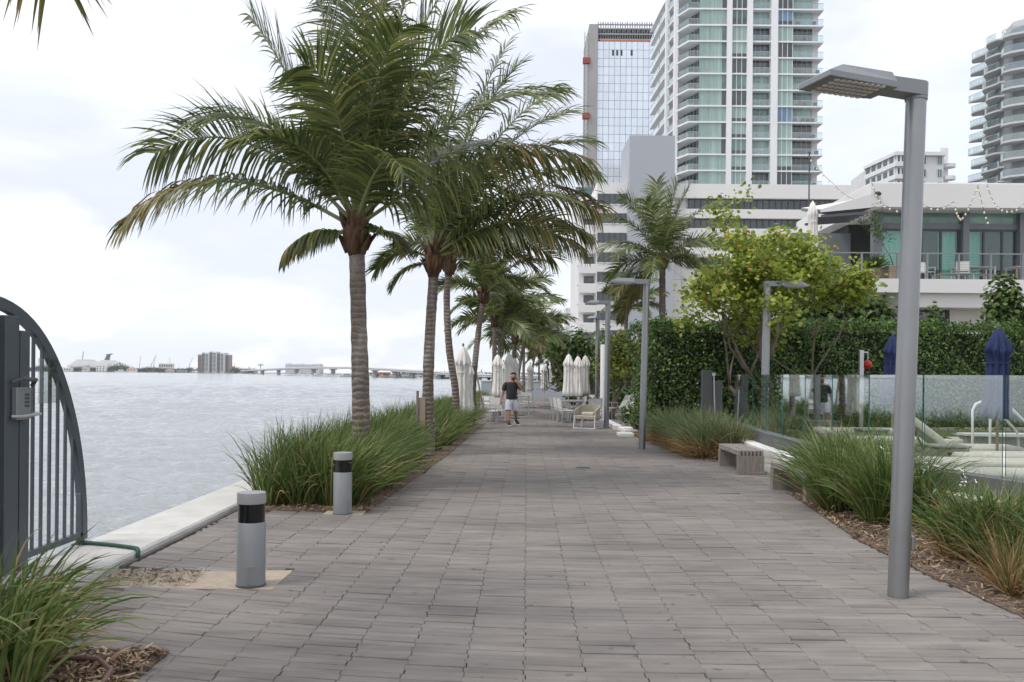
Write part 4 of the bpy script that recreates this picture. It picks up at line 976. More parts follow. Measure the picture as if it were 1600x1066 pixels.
# umbrellas, closed
UG = 'closed white umbrellas on the terrace'
def make_umbrella(name, label, h=2.45, cloth='cloth_white', cz=.95, wr=.2, group=UG, cat='umbrella', seed=1):
    t = thing(name, label, cat, group=group); r_ = random.Random(seed); ph = [r_.uniform(0, 6.28) for _ in range(12)]
    MB().tube([(0, 0, .03), (0, 0, h)], .022, 10).build('pole', 'aluminium' if cloth == 'cloth_white' else 'wood_tan', t, smooth=True)
    MB().box((-.36, -.30, 0), (.36, .30, .035)).build('base_plate', 'kerb_dark', t, bevel=.004)
    k = h - cz
    prof = [(wr * .62, cz), (wr * 1.0, cz + .03 * k), (wr * .95, cz + .12 * k), (wr * .78, cz + .35 * k), (wr * .72, cz + .55 * k), (wr * .72, cz + .68 * k), (wr * .88, cz + .73 * k), (wr * .92, cz + .745 * k), (wr * .80, cz + .80 * k), (wr * .62, cz + .87 * k), (wr * .40, cz + .94 * k), (wr * .1, cz + .985 * k), (wr * .05, cz + k)]
    MB().lathe(prof, n=72, ripple=lambda a, i: 1 + .20 * math.sin(9 * a + ph[i % 2] + .25 * math.sin(i * 1.3)) * (1 if i < 9 else .4) + .09 * math.sin(3 * a + ph[3] + i * .5)).build('canopy', cloth, t, smooth='all')
    MB().lathe([(.03, h - .01), (.035, h + .02), (.012, h + .07)], n=12).build('finial', 'plastic_grey', t, smooth=True)
    MB().lathe([(wr * .78, cz + .60 * k), (wr * .79, cz + .62 * k)], n=24).build('tie', cloth, t)
    return t
u = make_umbrella('closed_umbrella', 'tall closed white umbrella between the third and the leaning palm', 2.5, cz=.55, wr=.24)
u.location = (P(723, 620, 25.5).x, 25.5, 0)
dup(u, (P(730, 620, 27.5).x, 27.5, 0), 1, 'closed white umbrella half hidden behind the tallest left one by the leaning palm', UG, .86)
u2 = make_umbrella('closed_umbrella', 'closed cream umbrella over the white chairs, before the close pair of palm trunks', 2.42, cz=.9, wr=.19, seed=4); u2.location = (P(777, 620, 32).x, 32, 0)
for px, Y, s_, lab in ((795, 34.5, 1.05, 'closed white umbrella directly behind the head of the walking man, left one'), (804, 37, .98, 'closed white umbrella just behind the man, right one'), (828, 46, .93, 'small closed cream umbrella past the man, at the left edge of the path'),
                       (850, 47.8, .93, 'lone closed white umbrella on a flat base in mid path before the grey wall'), (888, 32.3, 1.02, 'largest closed white umbrella of the right terrace, leftmost there'), (902.5, 33.6, 1.0, 'closed white umbrella in the middle of the three on the right terrace'), (914, 35.5, 1.03, 'closed white umbrella nearest the farthest lamp pole'), (786, 42, .95, 'thin closed umbrella seen between the cream one and the paired palms')):
    dup(u2 if px not in (888, 795) else u2, (P(px, 620, Y).x, Y, 0), px * .37, lab, UG, s_)
# blue umbrellas by the pool
BG = 'closed navy umbrellas by the pool'
ub = make_umbrella('closed_umbrella', 'closed navy blue umbrella at the right, standing by the pool rail', 2.2, 'cloth_blue', .75, .20, BG, seed=9); ub.location = (P(1558, 700, 14.2).x, 14.2, .31)
dup(ub, (P(1394, 690, 19.5).x, 19.5, .31), 2, 'closed navy blue umbrella half hidden behind the tallest lamp pole', BG, 1.06)
# pool rail, loungers, side tables, post with red buoy
LGp = 'pool loungers behind the glass fence'
def make_lounger(label, back):
    t = thing('pool_lounger', label, 'sun lounger', group=LGp)
    MB().box((-.36, -.95, .06), (.36, .95, .14)).build('frame', 'pool_stone', t, bevel=.01)
    if back: MB().box((-.34, -.95, .15), (.34, .18, .30)).build('mattress', 'cushion', t, bevel=.06, seg=4)
    else: MB().box((-.34, -.95, .15), (.34, .95, .29)).build('mattress', 'cushion', t, bevel=.06, seg=4)
    if back:
        M = Matrix.Translation((0, .2, .22)) @ Matrix.Rotation(R(38), 4, 'X')
        MB().box((-.34, 0, -.03), (.34, .8, .11), 0, M).build('backrest', 'cushion', t, bevel=.05, seg=4)
        MB().bar((-.25, .5, .1), (-.25, .72, .55), .03, .03).bar((.25, .5, .1), (.25, .72, .55), .03, .03).build('support', 'plastic_grey', t)
    return t
lo = make_lounger('cream pool lounger with its backrest raised, right of the tallest lamp pole', True); lo.location = (P(1492, 720, 14.7).x, 14.7, .31); lo.rotation_euler.z = R(82)
l2_ = make_lounger('flat cream lounger nearest the glass fence, cut by the right edge', False); l2_.location = (P(1592, 770, 10.8).x, 10.8, .31); l2_.rotation_euler.z = R(86)
for px, Y, rz, lab in ((1528, 12.2, 85, 'flat cream lounger second from the glass, in front of the stone side table'), (1590, 13.3, 88, 'flat cream lounger behind the front two, below the pool rail'), (1405, 16.6, 84, 'flat cream lounger left of the tallest lamp pole'), (1345, 19.4, 84, 'farthest flat cream lounger, left, near the lawn'), (1545, 16.4, 84, 'flat cream lounger between the raised one and the pool rail')):
    dup(l2_, (P(px, 700, Y).x, Y, .31), R(rz), lab, LGp)
SGp = 'stone side tables among the loungers'
def side_table(label):
    t = thing('side_table', label, 'side table', group=SGp)
    MB().box((-.24, -.22, 0), (.24, .22, .34)).build('body', 'pool_stone', t, bevel=.012); MB().box((-.26, -.24, .342), (.26, .24, .38)).build('tabletop', 'pool_stone', t, bevel=.01)
    MB().box((-.09, -.224, .24), (.09, -.216, .275)).build('slot', 'joint_dark', t); return t
st = side_table('nearest grey stone side table with slot handle, before the raised lounger'); st.location = (P(1479, 720, 13.6).x, 13.6, .31)
dup(st, (P(1361, 690, 17.6).x, 17.6, .31), .1, 'grey stone side table left of the tallest lamp pole', SGp); dup(st, (P(1287, 675, 20.8).x, 20.8, .31), .1, 'farthest grey stone side table, at the left end of the pool lawn', SGp)
rl = thing('pool_rail', 'pair of white hooped stainless pool entry rails at the right', 'handrail', (P(1545, 690, 15.3).x, 15.3, .31))
for x0 in (-.28, .02):
    MB().tube([(x0, 0, 0), (x0, 0, .85), (x0 + .05, 0, .95), (x0 + .16, 0, 1.0), (x0 + .3, 0, .94), (x0 + .75, .1, .55), (x0 + .84, .12, .44), (x0 + .86, .12, 0)], .022, 8).build('rail', 'wall_white', rl, smooth=True)
MB().bar((-.28, 0, .42), (.9, .12, .40), .03, .04).build('cross_bar', 'wall_white', rl)
pw = thing('pool_wall', 'low grey stone pool wall behind the hooped rails', 'wall', (P(1580, 690, 16.2).x, 16.2, .31)); MB().box((-.9, -.2, 0), (2.5, .1, .36)).build('wall', 'pool_stone', pw, bevel=.01); MB().box((-.93, -.23, .362), (2.53, .13, .40)).build('coping', 'concrete_white', pw)
bp = thing('signal_post', 'slim white post with a red ball shaped bell near its top by the hedge', 'post', (P(1344.5, 680, 21.5).x, 21.5, .30))
MB().box((-.05, -.05, 0), (.05, .05, 2.05)).build('post', 'aluminium', bp, bevel=.006); MB().bar((.05, 0, 2.0), (.17, 0, 2.0), .03, .03).bar((.16, 0, 2.0), (.16, 0, 1.82), .012, .012).build('bracket', 'aluminium', bp)
MB().lathe([(.02, 1.59), (.085, 1.64), (.105, 1.70), (.085, 1.77), (.03, 1.81)], (.16, 0, 0), 20).build('bell', 'red_plastic', bp, smooth='all')
# end wall across the path
ew = thing('end_wall', 'low grey blue boundary wall closing the far end of the path', 'wall', (1, 64, 0)); MB().box((-3.2, 0, -.1), (5.6, .3, 1.15)).build('wall', 'wall_blue', ew); MB().box((-3.25, -.03, 1.152), (5.65, .33, 1.2)).build('coping', 'wall_blue', ew)
# terrace pavilion far right back
pv_ = thing('terrace_pavilion', 'white flat canopy on slim posts with red flowers behind the olive tree', 'pavilion', (P(985, 600, 48).x, 48, 0))
MB().box((-2.2, -1.5, 2.5), (2.4, 1.5, 2.62)).build('canopy', 'wall_white', pv_)
for x in (-1.4, .35, 2.2): MB().box((x - .05, -1.4, 0), (x + .05, -1.3, 2.498)).build('post', 'wall_white', pv_)
MB().box((-2.2, 1.3, 0), (2.4, 1.42, 2.4)).build('back_wall', 'plastic_grey', pv_)
MB().box((-1.9, -1.9, 0), (2.2, -1.55, .5)).build('planter', 'pool_stone', pv_)
n = 160; r_ = np.random.default_rng(91); C = np.column_stack([r_.uniform(-1.9, 2.2, n), r_.uniform(-1.95, -1.5, n), .5 + .3 * r_.random(n)])
leafmat('red_flower', [(0, (.05, .08, .02)), (.45, (.10, .12, .03)), (.5, (.35, .05, .02)), (1, (.5, .10, .05))], .6, .2)
MB().quads(leafquads(C, r_.normal(size=(n, 3)) + np.array([0, -.6, .8]), np.full(n, .16), DISC, r_)).build('flowers', 'red_flower', pv_)
# ------------------------------------------------------------------ the walking man
pm('skin', (.42, .235, .165), .5, .06, 12); pm('hair', (.028, .014, .009), .7, .25, 30, bump=.4, bscale=120); pm('shirt', (.034, .032, .034), .85, .15, 10, bump=.25, bscale=18)
pm('shorts', (.62, .62, .70), .85, .06, 10, bump=.25, bscale=16); pm('shoe_black', (.02, .02, .022), .6, .1, 10); pm('shoe_white', (.7, .7, .7), .6, .05, 10)
man_l = G(799, 665); man = thing('person', 'bearded man in charcoal t-shirt and white shorts walking with a phone at his ear', 'person', man_l, R(0))
# local frame: faces -Y turned to his left (+X picture right); x right in picture
def skin_obj(name, verts, edges, radii, mat, parent, sub=2, root=0):
    me = bpy.data.meshes.new(name); me.from_pydata([tuple(v) for v in verts], edges, []); me.materials.append(MATS[mat])
    o = bpy.data.objects.new(name, me); COL.objects.link(o); o.parent = parent
    o.modifiers.new('skin', 'SKIN').use_smooth_shade = True
    sk = me.skin_vertices[0].data if me.skin_vertices else None
    if sk is None:
        bpy.context.view_layer.objects.active = o; bpy.context.view_layer.update(); sk = me.skin_vertices[0].data
    for i, r in enumerate(radii):
        sk[i].radius = r if hasattr(r, '__len__') else (r, r)
        sk[i].use_root = (i == root)
    s = o.modifiers.new('sub', 'SUBSURF'); s.levels = sub; s.render_levels = sub
    return o
J = dict(pelvis=(0, 0, .92), belly=(.0, -.01, 1.06), chest=(.01, 0, 1.25), neckb=(.02, -.01, 1.43), neck=(.03, -.03, 1.50),
         sL=(-.19, .02, 1.37), eL=(-.29, .04, 1.10), wL=(-.345, -.03, .87),
         sR=(.21, -.02, 1.37), eR=(.33, -.15, 1.18), wR=(.20, -.22, 1.42),
         hL=(-.10, .0, .88), kL=(-.10, -.17, .50), aL=(-.09, -.24, .10), hR=(.10, .0, .88), kR=(.135, .02, .50), aR=(.15, .33, .17))
keys = ['pelvis', 'belly', 'chest', 'neckb', 'neck', 'sL', 'eL', 'wL', 'sR', 'eR', 'wR', 'hL', 'kL', 'aL', 'hR', 'kR', 'aR']
hv = [(.045, -.045, 1.565), (.05, -.05, 1.635), (.05, -.045, 1.705)]
verts = [J[k] for k in keys] + hv
E = [(0, 1), (1, 2), (2, 3), (3, 4), (3, 5), (5, 6), (6, 7), (3, 8), (8, 9), (9, 10), (0, 11), (11, 12), (12, 13), (0, 14), (14, 15), (15, 16), (4, 17), (17, 18), (18, 19)]
rad = [(.135, .105), (.13, .105), (.14, .10), (.062, .06), .066, .05, .058, .044, .05, .058, .044, .07, .082, .058, .07, .082, .058, (.090, .10), (.108, .12), (.088, .10)]
def addchain(pts, rs, root_i):
    i = root_i
    for p, r in zip(pts, rs): verts.append(p); rad.append(r); E.append((i, len(verts) - 1)); i = len(verts) - 1
palmL = Vector((-.355, -.055, .79)); verts.append(tuple(palmL)); rad.append((.042, .028)); E.append((7, len(verts) - 1)); pl = len(verts) - 1
for k, (dx, ln) in enumerate(((-.028, .060), (-.010, .074), (.010, .070), (.028, .054))):
    addchain([palmL + Vector((dx, -.005, -.05)), palmL + Vector((dx, -.018, -.05 - ln * .6)), palmL + Vector((dx, -.04, -.05 - ln))], [.012, .010, .008], pl)
addchain([palmL + Vector((.04, -.03, -.01)), palmL + Vector((.045, -.05, -.05))], [.013, .010], pl)
palmR = Vector((.165, -.185, 1.53)); verts.append(tuple(palmR)); rad.append((.038, .028)); E.append((10, len(verts) - 1)); pr_ = len(verts) - 1
for k, (dz, ln) in enumerate(((-.028, .05), (-.008, .06), (.012, .062), (.032, .055))):
    addchain([palmR + Vector((.012, -.03, dz + .02)), palmR + Vector((-.005, -.055, dz + .03)), palmR + Vector((-.035, -.06, dz + .035))], [.012, .010, .008], pr_)
addchain([palmR + Vector((-.02, .01, .03)), palmR + Vector((-.035, -.005, .06))], [.013, .010], pr_)
addchain([(.078, -.170, 1.612)], [.018], 18)
skin_obj('body', verts, E, rad, 'skin', man)
def loft(rings, n=20, mb=None, wr=.0, seed=0):
    """rings: (centre, rx, ry, axis) -> soft cloth tube"""
    mb = mb or MB(); o = len(mb.v)
    for i, (c, rx_, ry_, ax) in enumerate(rings):
        ax = Vector(ax).normalized(); x = Vector((1, 0, 0)); x = (x - ax * x.dot(ax)).normalized(); y = ax.cross(x)
        for k in range(n):
            a = 2 * math.pi * k / n; f = 1 + wr * math.sin(3 * a + i * 1.7 + seed) + wr * .7 * math.sin(5 * a - i * 2.3)
            mb.v.append(tuple(Vector(c) + x * rx_ * f * math.cos(a) + y * ry_ * f * math.sin(a)))
    for i in range(len(rings) - 1):
        for k in range(n):
            a = o + i * n + k; b = o + i * n + (k + 1) % n; mb.f.append((a, b, b + n, a + n)); mb.m.append(0)
    return mb
Z_ = (0, 0, 1)
sm = loft([((0, -.005, .86), .178, .140, Z_), ((0, -.01, .93), .180, .146, Z_), ((0, -.012, 1.02), .176, .146, Z_), ((.005, -.008, 1.12), .180, .142, Z_), ((.01, 0, 1.22), .192, .142, Z_), ((.012, 0, 1.31), .200, .132, Z_), ((.014, 0, 1.38), .192, .112, Z_), ((.018, -.008, 1.425), .150, .092, Z_), ((.022, -.012, 1.455), .090, .078, Z_)], 28, None, .022)
def sleeve(pts, r, mb, sd):
    pts = [Vector(p) for p in pts]; rg_ = []
    for i, p in enumerate(pts):
        d = (pts[min(i + 1, len(pts) - 1)] - pts[max(i - 1, 0)]); rg_.append((p, r[i], r[i], d))
    return loft(rg_, 16, mb, .03, sd)
sleeve([(-.10, .005, 1.385), (-.17, .015, 1.378), (-.215, .02, 1.33), (-.245, .03, 1.24), (-.262, .036, 1.17)], [.062, .078, .080, .078, .082], sm, 1)
sleeve([(.12, .0, 1.385), (.19, -.012, 1.378), (.235, -.04, 1.335), (.275, -.085, 1.27), (.30, -.115, 1.225)], [.062, .078, .080, .078, .082], sm, 2)
sm.build('shirt', 'shirt', man, smooth='all')
sh_ = loft([((0, -.005, .70), .10, .12, Z_), ((0, -.005, .78), .168, .138, Z_), ((0, -.005, .86), .172, .138, Z_), ((0, -.005, .93), .165, .132, Z_)], 24, None, .012)
sleeve([(-.075, -.02, .84), (-.094, -.055, .76), (-.104, -.10, .66), (-.108, -.142, .56), (-.108, -.165, .50)], [.10, .112, .108, .104, .106], sh_, 3)
sleeve([(.075, -.005, .84), (.098, -.008, .76), (.118, -.018, .66), (.128, .01, .56), (.135, .018, .50)], [.10, .112, .108, .104, .106], sh_, 4)
sh_.build('shorts', 'shorts', man, smooth='all')
hm = MB(); rr_h = [(.050, .015, 1.665, .097, .085), (.050, -.012, 1.70, .098, .102), (.050, -.030, 1.725, .088, .104), (.052, -.035, 1.752, .064, .078), (.052, -.038, 1.765, .025, .03)]
loft([((x, y, z), a, b_, Z_) for x, y, z, a, b_ in rr_h], 22, hm, .02)
loft([((.045, .022, 1.56), .078, .055, Z_), ((.048, .010, 1.61), .090, .072, Z_), ((.050, .0, 1.66), .096, .086, Z_)], 22, hm, .02)
hm.build('hair', 'hair', man, smooth='all')
skin_obj('beard', [(.070, -.140, 1.552), (.068, -.125, 1.515), (-.005, -.085, 1.59), (.13, -.080, 1.59)], [(0, 1), (0, 2), (0, 3)], [(.066, .055), (.05, .045), .036, .036], 'hair', man)
for ex in (-.042, .142): MB().lathe([(.008, -.032), (.016, -.015), (.018, .01), (.010, .03)], (ex, -.025, 1.625), 10).build('ear', 'skin', man, smooth='all')
for s_ in (0, 1):
    ex = (.030 if s_ == 0 else .098); skin_obj('eye', [(ex - .006, -.163, 1.648), (ex + .018, -.163, 1.648)], [(0, 1)], [.014, .016], 'shoe_black', man, 1)
MB().cbox((.145, -.175, 1.575), (.012, .07, .14), 0).build('phone', 'black_glass', man, bevel=.004)
for nm, a, tt in (('shoe', (-.095, -.20, 0), (-.045, -.45, 0)), ('shoe', (.145, .33, .075), (.24, .13, .0))):
    a, tt = Vector(a), Vector(tt); d = (tt - a).normalized()
    so_ = skin_obj(nm, [a + Vector((0, 0, .075)), a.lerp(tt, .5) + Vector((0, 0, .062)), tt + Vector((0, 0, .045))], [(0, 1), (1, 2)], [(.068, .072), (.066, .056), (.054, .042)], 'shoe_black', man, 2)
    x = Vector((-d.y, d.x, 0)); M = Matrix((x, d, Vector((0, 0, 1)))).transposed().to_4x4(); M.translation = a
    MB().box((-.05, -.06, 0), (.05, (tt - a).length + .05, .034), 0, M).build('sole', 'shoe_white', so_, bevel=.012, seg=2)
# ================================================================== BUILDINGS
pm('tower_white', (.66, .66, .67), .7, .05, .15)
pm('slab_white', (.74, .74, .75), .7, .03, .2)
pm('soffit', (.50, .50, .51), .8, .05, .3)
pm('hotel_white', (.70, .685, .67), .75, .05, .12, spots=((.55, .53, .50), .25, .68, (1, 1, .2)))
pm('hotel_blue', (.37, .39, .42), .75, .03, .1)
pm('wall_tan', (.42, .31, .22), .8, .1, .3)
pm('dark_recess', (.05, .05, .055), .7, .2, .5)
pm('mullion', (.45, .47, .47), .5, .05, 1)
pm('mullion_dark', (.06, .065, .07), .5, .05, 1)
pm('grey_column', (.16, .17, .185), .55, .05, 1)
pm('curtain', (.36, .64, .54), .8, .12, 1.5, stretch=(6, 6, .2), bump=.3, bscale=6)
def winmat(name, c, var, scale=.25, rough=.06, spec=.8, stretch=(1, 1, 1), island=.2):
    return pm(name, c, rough, var, scale, spec=spec, stretch=stretch, island=island)
winmat('drape_glass', (.25, .35, .32), .22, .6, .12, .6, (5, 5, .15))
winmat('dark_glass', (.030, .042, .045), .5, .4, .05, 1.0)
winmat('teal_glass', (.08, .15, .14), .5, .3, .06, .9)
winmat('blue_drape', (.12, .20, .30), .3, .5, .15, .6)
winmat('mirror_glass', (.72, .77, .83), .08, .12, .12, 1.0, (1, 1, .25), .05); MATS['mirror_glass'].node_tree.nodes['Principled BSDF'].inputs['Metallic'].default_value = .45
glassmat('rail_glass', (.86, .91, .91), .10)
def facade_frame(p0, p1):
    """local frame along a facade from p0 to p1 (plan); x along, y outward (towards viewer), z up"""
    d = Vector((p1[0] - p0[0], p1[1] - p0[1], 0)); L = d.length; d /= L; n = Vector((d.y, -d.x, 0))
    M = Matrix((d, n, Vector((0, 0, 1)))).transposed().to_4x4(); M.translation = Vector((p0[0], p0[1], 0)); return M, L
# --- main residential tower
YT = 165.0; k_ = YT / F
def tx(px): return unroll(px, 300)[0] * k_
tower = thing('residential_tower', 'tall white residential tower with teal glass bays and stacked corner balconies', 'apartment tower', (tx(1150), YT + 12, 0), 0)
FH = 2.98; ZB = P(1150, 291, YT).z; NF = 13
curve = [(29.0, 192), (29.0, 188), (29.2, 181), (29.6, 174), (30.4, 168.8), (32.06, 165.0)]
xe = tx(1285)
xs = dict(bayL0=tx(1091.6), p1=tx(1133.8), p1b=tx(1141.7), p2=tx(1165.6), p2b=tx(1173.8), p3=tx(1202.8), p3b=tx(1213.2), w4=tx(1237), e=xe)
corepoly = [(31.2, 192), (31.2, 182), (31.6, 176), (32.8, 170), (xs['bayL0'], 167.0), (xs['p1'], 166.4), (xs['w4'], 166.4), (xe - .3, 167.2), (xe - .3, 195), (31.2, 195)]
MB().prism(corepoly, 0, ZB + FH * NF + 3).build('core_wall', 'tower_white', tower, world=True)
slabpoly = curve + [(xs['p1b'], 165.0), (xe, 165.0), (xe, 168), (31.5, 190)]
for f in range(NF + 1):
    z = ZB + f * FH
    MB().prism(slabpoly, z - .28, z).build('floor_slab', 'slab_white', tower, world=True)
for a, bq in ((xs['p1'], xs['p1b']), (xs['p2'], xs['p2b']), (xs['p3'], xs['p3b'])):
    MB().box((a, 164.75, ZB - 1), (bq, 166.3, ZB + FH * NF + 2)).build('pier', 'slab_white', tower, world=True)
for (x_, y_) in ((30.3, 168.9), (29.55, 174.0)):
    MB().box((x_ - .25, y_ - .4, ZB - 1), (x_ + .45, y_ + .9, ZB + FH * NF + 2)).build('pier', 'slab_white', tower, world=True)
def window(parent, name, x0, x1, y, z0, z1, nm, gm, mm='mullion', split=None, gm2=None, mw=.05):
    mb = MB(); n = nm; w_ = (x1 - x0) / n
    for i in range(n):
        if split: mb.box((x0 + i * w_, y, z0), (x0 + (i + 1) * w_, y + .06, z0 + split), 2); mb.box((x0 + i * w_, y, z0 + split), (x0 + (i + 1) * w_, y + .06, z1), 0)
        else: mb.box((x0 + i * w_, y, z0), (x0 + (i + 1) * w_, y + .06, z1), 0)
    for i in range(n + 1): mb.box((x0 + i * w_ - mw / 2, y - .07, z0), (x0 + i * w_ + mw / 2, y - .004, z1), 1)
    return mb.build(name, [gm, mm, gm2 or gm], parent, world=True)
rt = random.Random(5)
for f in range(NF):
    z0 = ZB + f * FH; z1 = z0 + FH - .285
    g = lambda: rt.choices(['drape_glass', 'dark_glass', 'teal_glass'], [.62, .23, .15])[0]
    window(tower, 'window', xs['bayL0'], xs['p1'] - .9, 165.25, z0, z1, 4, 'drape_glass' if rt.random() < .8 else 'teal_glass')
    window(tower, 'window', xs['p1'] - .88, xs['p1'], 165.26, z0, z1, 1, rt.choice(['dark_glass', 'teal_glass', 'drape_glass']))
    gg = g(); sp = rt.choice([None, None, .7, 1.2]); window(tower, 'window', xs['p1b'], xs['p2'], 165.25, z0, z1, 3, gg, 'slab_white', sp, 'dark_glass', .09)
    gg = rt.choices(['drape_glass', 'dark_glass', 'blue_drape'], [.6, .36, .04])[0]; sp = rt.choice([None, .8]); window(tower, 'window', xs['p3b'], xs['w4'], 165.25, z0, z1, 3, gg, 'slab_white', sp, 'dark_glass', .09)
    # recessed balcony bay
    gg = g(); window(tower, 'window', xs['p2b'], xs['p3'], 166.2, z0, z1, 4, gg)
    b1 = MB().box((xs['p2b'], 165.1, z0 + .05), (xs['p3'], 165.13, z0 + 1.0)).box((xs['p2b'], 165.06, z0 + 1.0), (xs['p3'], 165.17, z0 + 1.06), 1)
    b1.build('balcony_rail', ['rail_glass', 'mullion'], tower, world=True)
    # right corner balcony
    gg = g(); window(tower, 'window', xs['w4'] + .15, xs['e'] - 1.7, 166.3, z0, z1, 4, gg)
    MB().box((xs['w4'], 165.1, z0 + .05), (xe - .05, 165.13, z0 + 1.0)).box((xs['w4'], 165.06, z0 + 1.0), (xe - .05, 165.17, z0 + 1.06), 1).build('balcony_rail', ['rail_glass', 'mullion'], tower, world=True)
    if rt.random() < .5:
        fm = MB()
        for q in range(rt.randint(2, 4)): fm.cbox((rt.uniform(xs['w4'] + .6, xe - .8), 165.7, z0 + .42), (.6, .5, .8))
        fm.build('balcony_furniture', 'dark_recess', tower, world=True)
    # left corner balcony: glass behind, rail in front (slanting back)
    M, L = facade_frame((32.8, 169.8), (xs['bayL0'], 166.6)); mb = MB()
    mb.box((0, 0.02, z0), (L, .09, z1), 0, M)
    for i in range(4): mb.box((L * i / 3 - .04, .08, z0), (L * i / 3 + .04, .16, z1), 1, M)
    mb.build('window', ['teal_glass' if f % 2 else 'dark_glass', 'mullion'], tower, world=True)
    mb = MB()
    for (a, bq) in (((30.55, 168.75), (32.1, 165.12)), ((32.1, 165.12), (xs['bayL0'], 165.12))):
        M, L = facade_frame(a, bq); mb.box((0.02, -.02, z0 + .05), (L - .02, .01, z0 + 1.0), 0, M); mb.box((0.02, -.05, z0 + 1.0), (L - .02, .05, z0 + 1.06), 1, M)
    mb.build('balcony_rail', ['rail_glass', 'mullion'], tower, world=True)
    # receding curved side: windows and rails per facet
    mb = MB(); rl_ = MB()
    for (a, bq), (c_, d_) in zip(zip(curve[:-2], curve[1:-1]), zip([(31.1, 192), (31.1, 186), (31.1, 181.5), (31.5, 175.5)], [(31.1, 187), (31.1, 182), (31.5, 176), (32.6, 170)])):
        M, L = facade_frame(c_, d_); mb.box((.2, .05, z0), (L - .3, .12, z1), 0, M)
        M, L = facade_frame(a, bq); rl_.box((.4, -.05, z0 + .05), (L - .3, 0, z0 + 1.0), 0, M); rl_.box((.4, -.08, z0 + 1.0), (L - .3, .03, z0 + 1.06), 1, M)
    mb.build('loggia_window', 'dark_glass', tower, world=True); rl_.build('balcony_rail', ['rail_glass', 'mullion'], tower, world=True)
# --- white hotel with blue grey lift block
YH = 130.0
def hx(px): return unroll(px, 400)[0] * YH / F
def hz_(py, px=1000): return P(px, py, YH).z
hotel = thing('white_hotel', 'long white low rise hotel with dark ribbon windows and plain blue grey block', 'hotel', (hx(1050), YH + 8, 0))
MB().box((hx(932), YH, 0), (hx(981), YH + 20, hz_(285, 955))).build('front_wall', 'hotel_white', hotel, world=True)
MB().box((hx(979.5), YH - 2.2, 0), (hx(1049), YH + 8, hz_(218))).build('lift_block', 'hotel_blue', hotel, world=True)
MB().box((hx(1049.3), YH + .3, 0), (hx(1330), YH + 16, hz_(291, 1200) - .9)).build('wing_wall', 'hotel_white', hotel, world=True)
MB().box((hx(1049.5), YH - .8, hz_(312, 1200)), (hx(1330), YH + 16.4, hz_(290, 1200))).build('parapet', 'hotel_white', hotel, world=True)
MB().box((hx(1049.5), YH - .8, hz_(343, 1200)), (hx(1330), YH + .29, hz_(329, 1200))).build('spandrel', 'hotel_white', hotel, world=True)
MB().box((hx(1049.5), YH - .8, hz_(374, 1200)), (hx(1330), YH + .29, hz_(359, 1200))).build('spandrel', 'hotel_white', hotel, world=True)
MB().box((hx(1049.5), YH - .8, hz_(405, 1200)), (hx(1330), YH + .29, hz_(389, 1200))).build('spandrel', 'hotel_white', hotel, world=True)
for t0, t1 in ((312, 329), (343, 359), (374, 389), (405, 420)):
    window(hotel, 'ribbon_window', hx(1075), hx(1328), YH + .05, hz_(t1, 1200) + .02, hz_(t0, 1200) - .02, 26, 'dark_glass', 'mullion_dark', None, None, .16)
for t0, t1 in ((303, 319), (333.5, 349), (364, 380), (394.5, 410), (425, 441), (456, 471), (486, 501), (516, 531)):
    zt_, zb_ = hz_(t0, 955), hz_(t1, 955); xa, xb = hx(934), hx(977.5)
    fr = MB().box((xa - .12, YH - .10, zb_ - .12), (xb + .12, YH - .004, zb_ + .0)).build('window_sill', 'hotel_white', hotel, world=True)
    window(hotel, 'window', xa, xb, YH - .08, zb_ + .005, zt_, 5, 'dark_glass', 'mullion_dark', None, None, .14)
# west side: receding balconies
MB().box((hx(907), YH + 3.2, 0), (hx(932) - .01, YH + 22, hz_(300, 920))).build('side_wall', 'hotel_white', hotel, world=True)
for i in range(8):
    zt_ = hz_(321 + 30.6 * i, 920)
    MB().box((hx(904), YH + .2, zt_ - .05), (hx(932) - .02, YH + 3.15, zt_ + .05)).box((hx(904), YH + .1, zt_ - 1.3), (hx(932) - .02, YH + .28, zt_ - .06)).build('side_balcony', 'hotel_white', hotel, world=True)
    MB().box((hx(915), YH + 3.05, zt_ + .1), (hx(930), YH + 3.18, zt_ + 1.4)).build('side_window', 'dark_glass', hotel, world=True)
# --- glass tower under construction
YG = 260.0
def gxp(px): return unroll(px, 150)[0] * YG / F
gt = thing('glass_tower', 'pale mirror glass tower still under construction with open steel crown and red hoist', 'glass tower', (gxp(965), YG + 12, 0))
zt_ = P(965, 66, YG).z; ztop = P(965, 40, YG).z
MB().box((gxp(926), YG, 0), (gxp(1040), YG + 30, zt_)).build('core_wall', 'tower_white', gt, world=True)
cw = MB(); nx_, nz_ = 12, 32; x0, x1 = gxp(933), gxp(1040); zb_ = 20
for i in range(nx_):
    for j in range(nz_):
        a = x0 + (x1 - x0) * i / nx_; b_ = x0 + (x1 - x0) * (i + 1) / nx_; c_ = zb_ + (zt_ - zb_) * j / nz_; d_ = zb_ + (zt_ - zb_) * (j + 1) / nz_
        cw.box((a + .05, YG - .5, c_ + .06), (b_ - .05, YG - .02, d_ - .04), 0)
cw.build('curtain_wall', 'mirror_glass', gt, world=True)
for px in (957, 963.5, 970, 986): MB().box((gxp(px - 1.6), YG - .56, P(px, 88, YG).z), (gxp(px + 1.6), YG - .505, P(px, 79, YG).z)).build('open_window', 'dark_recess', gt, world=True)
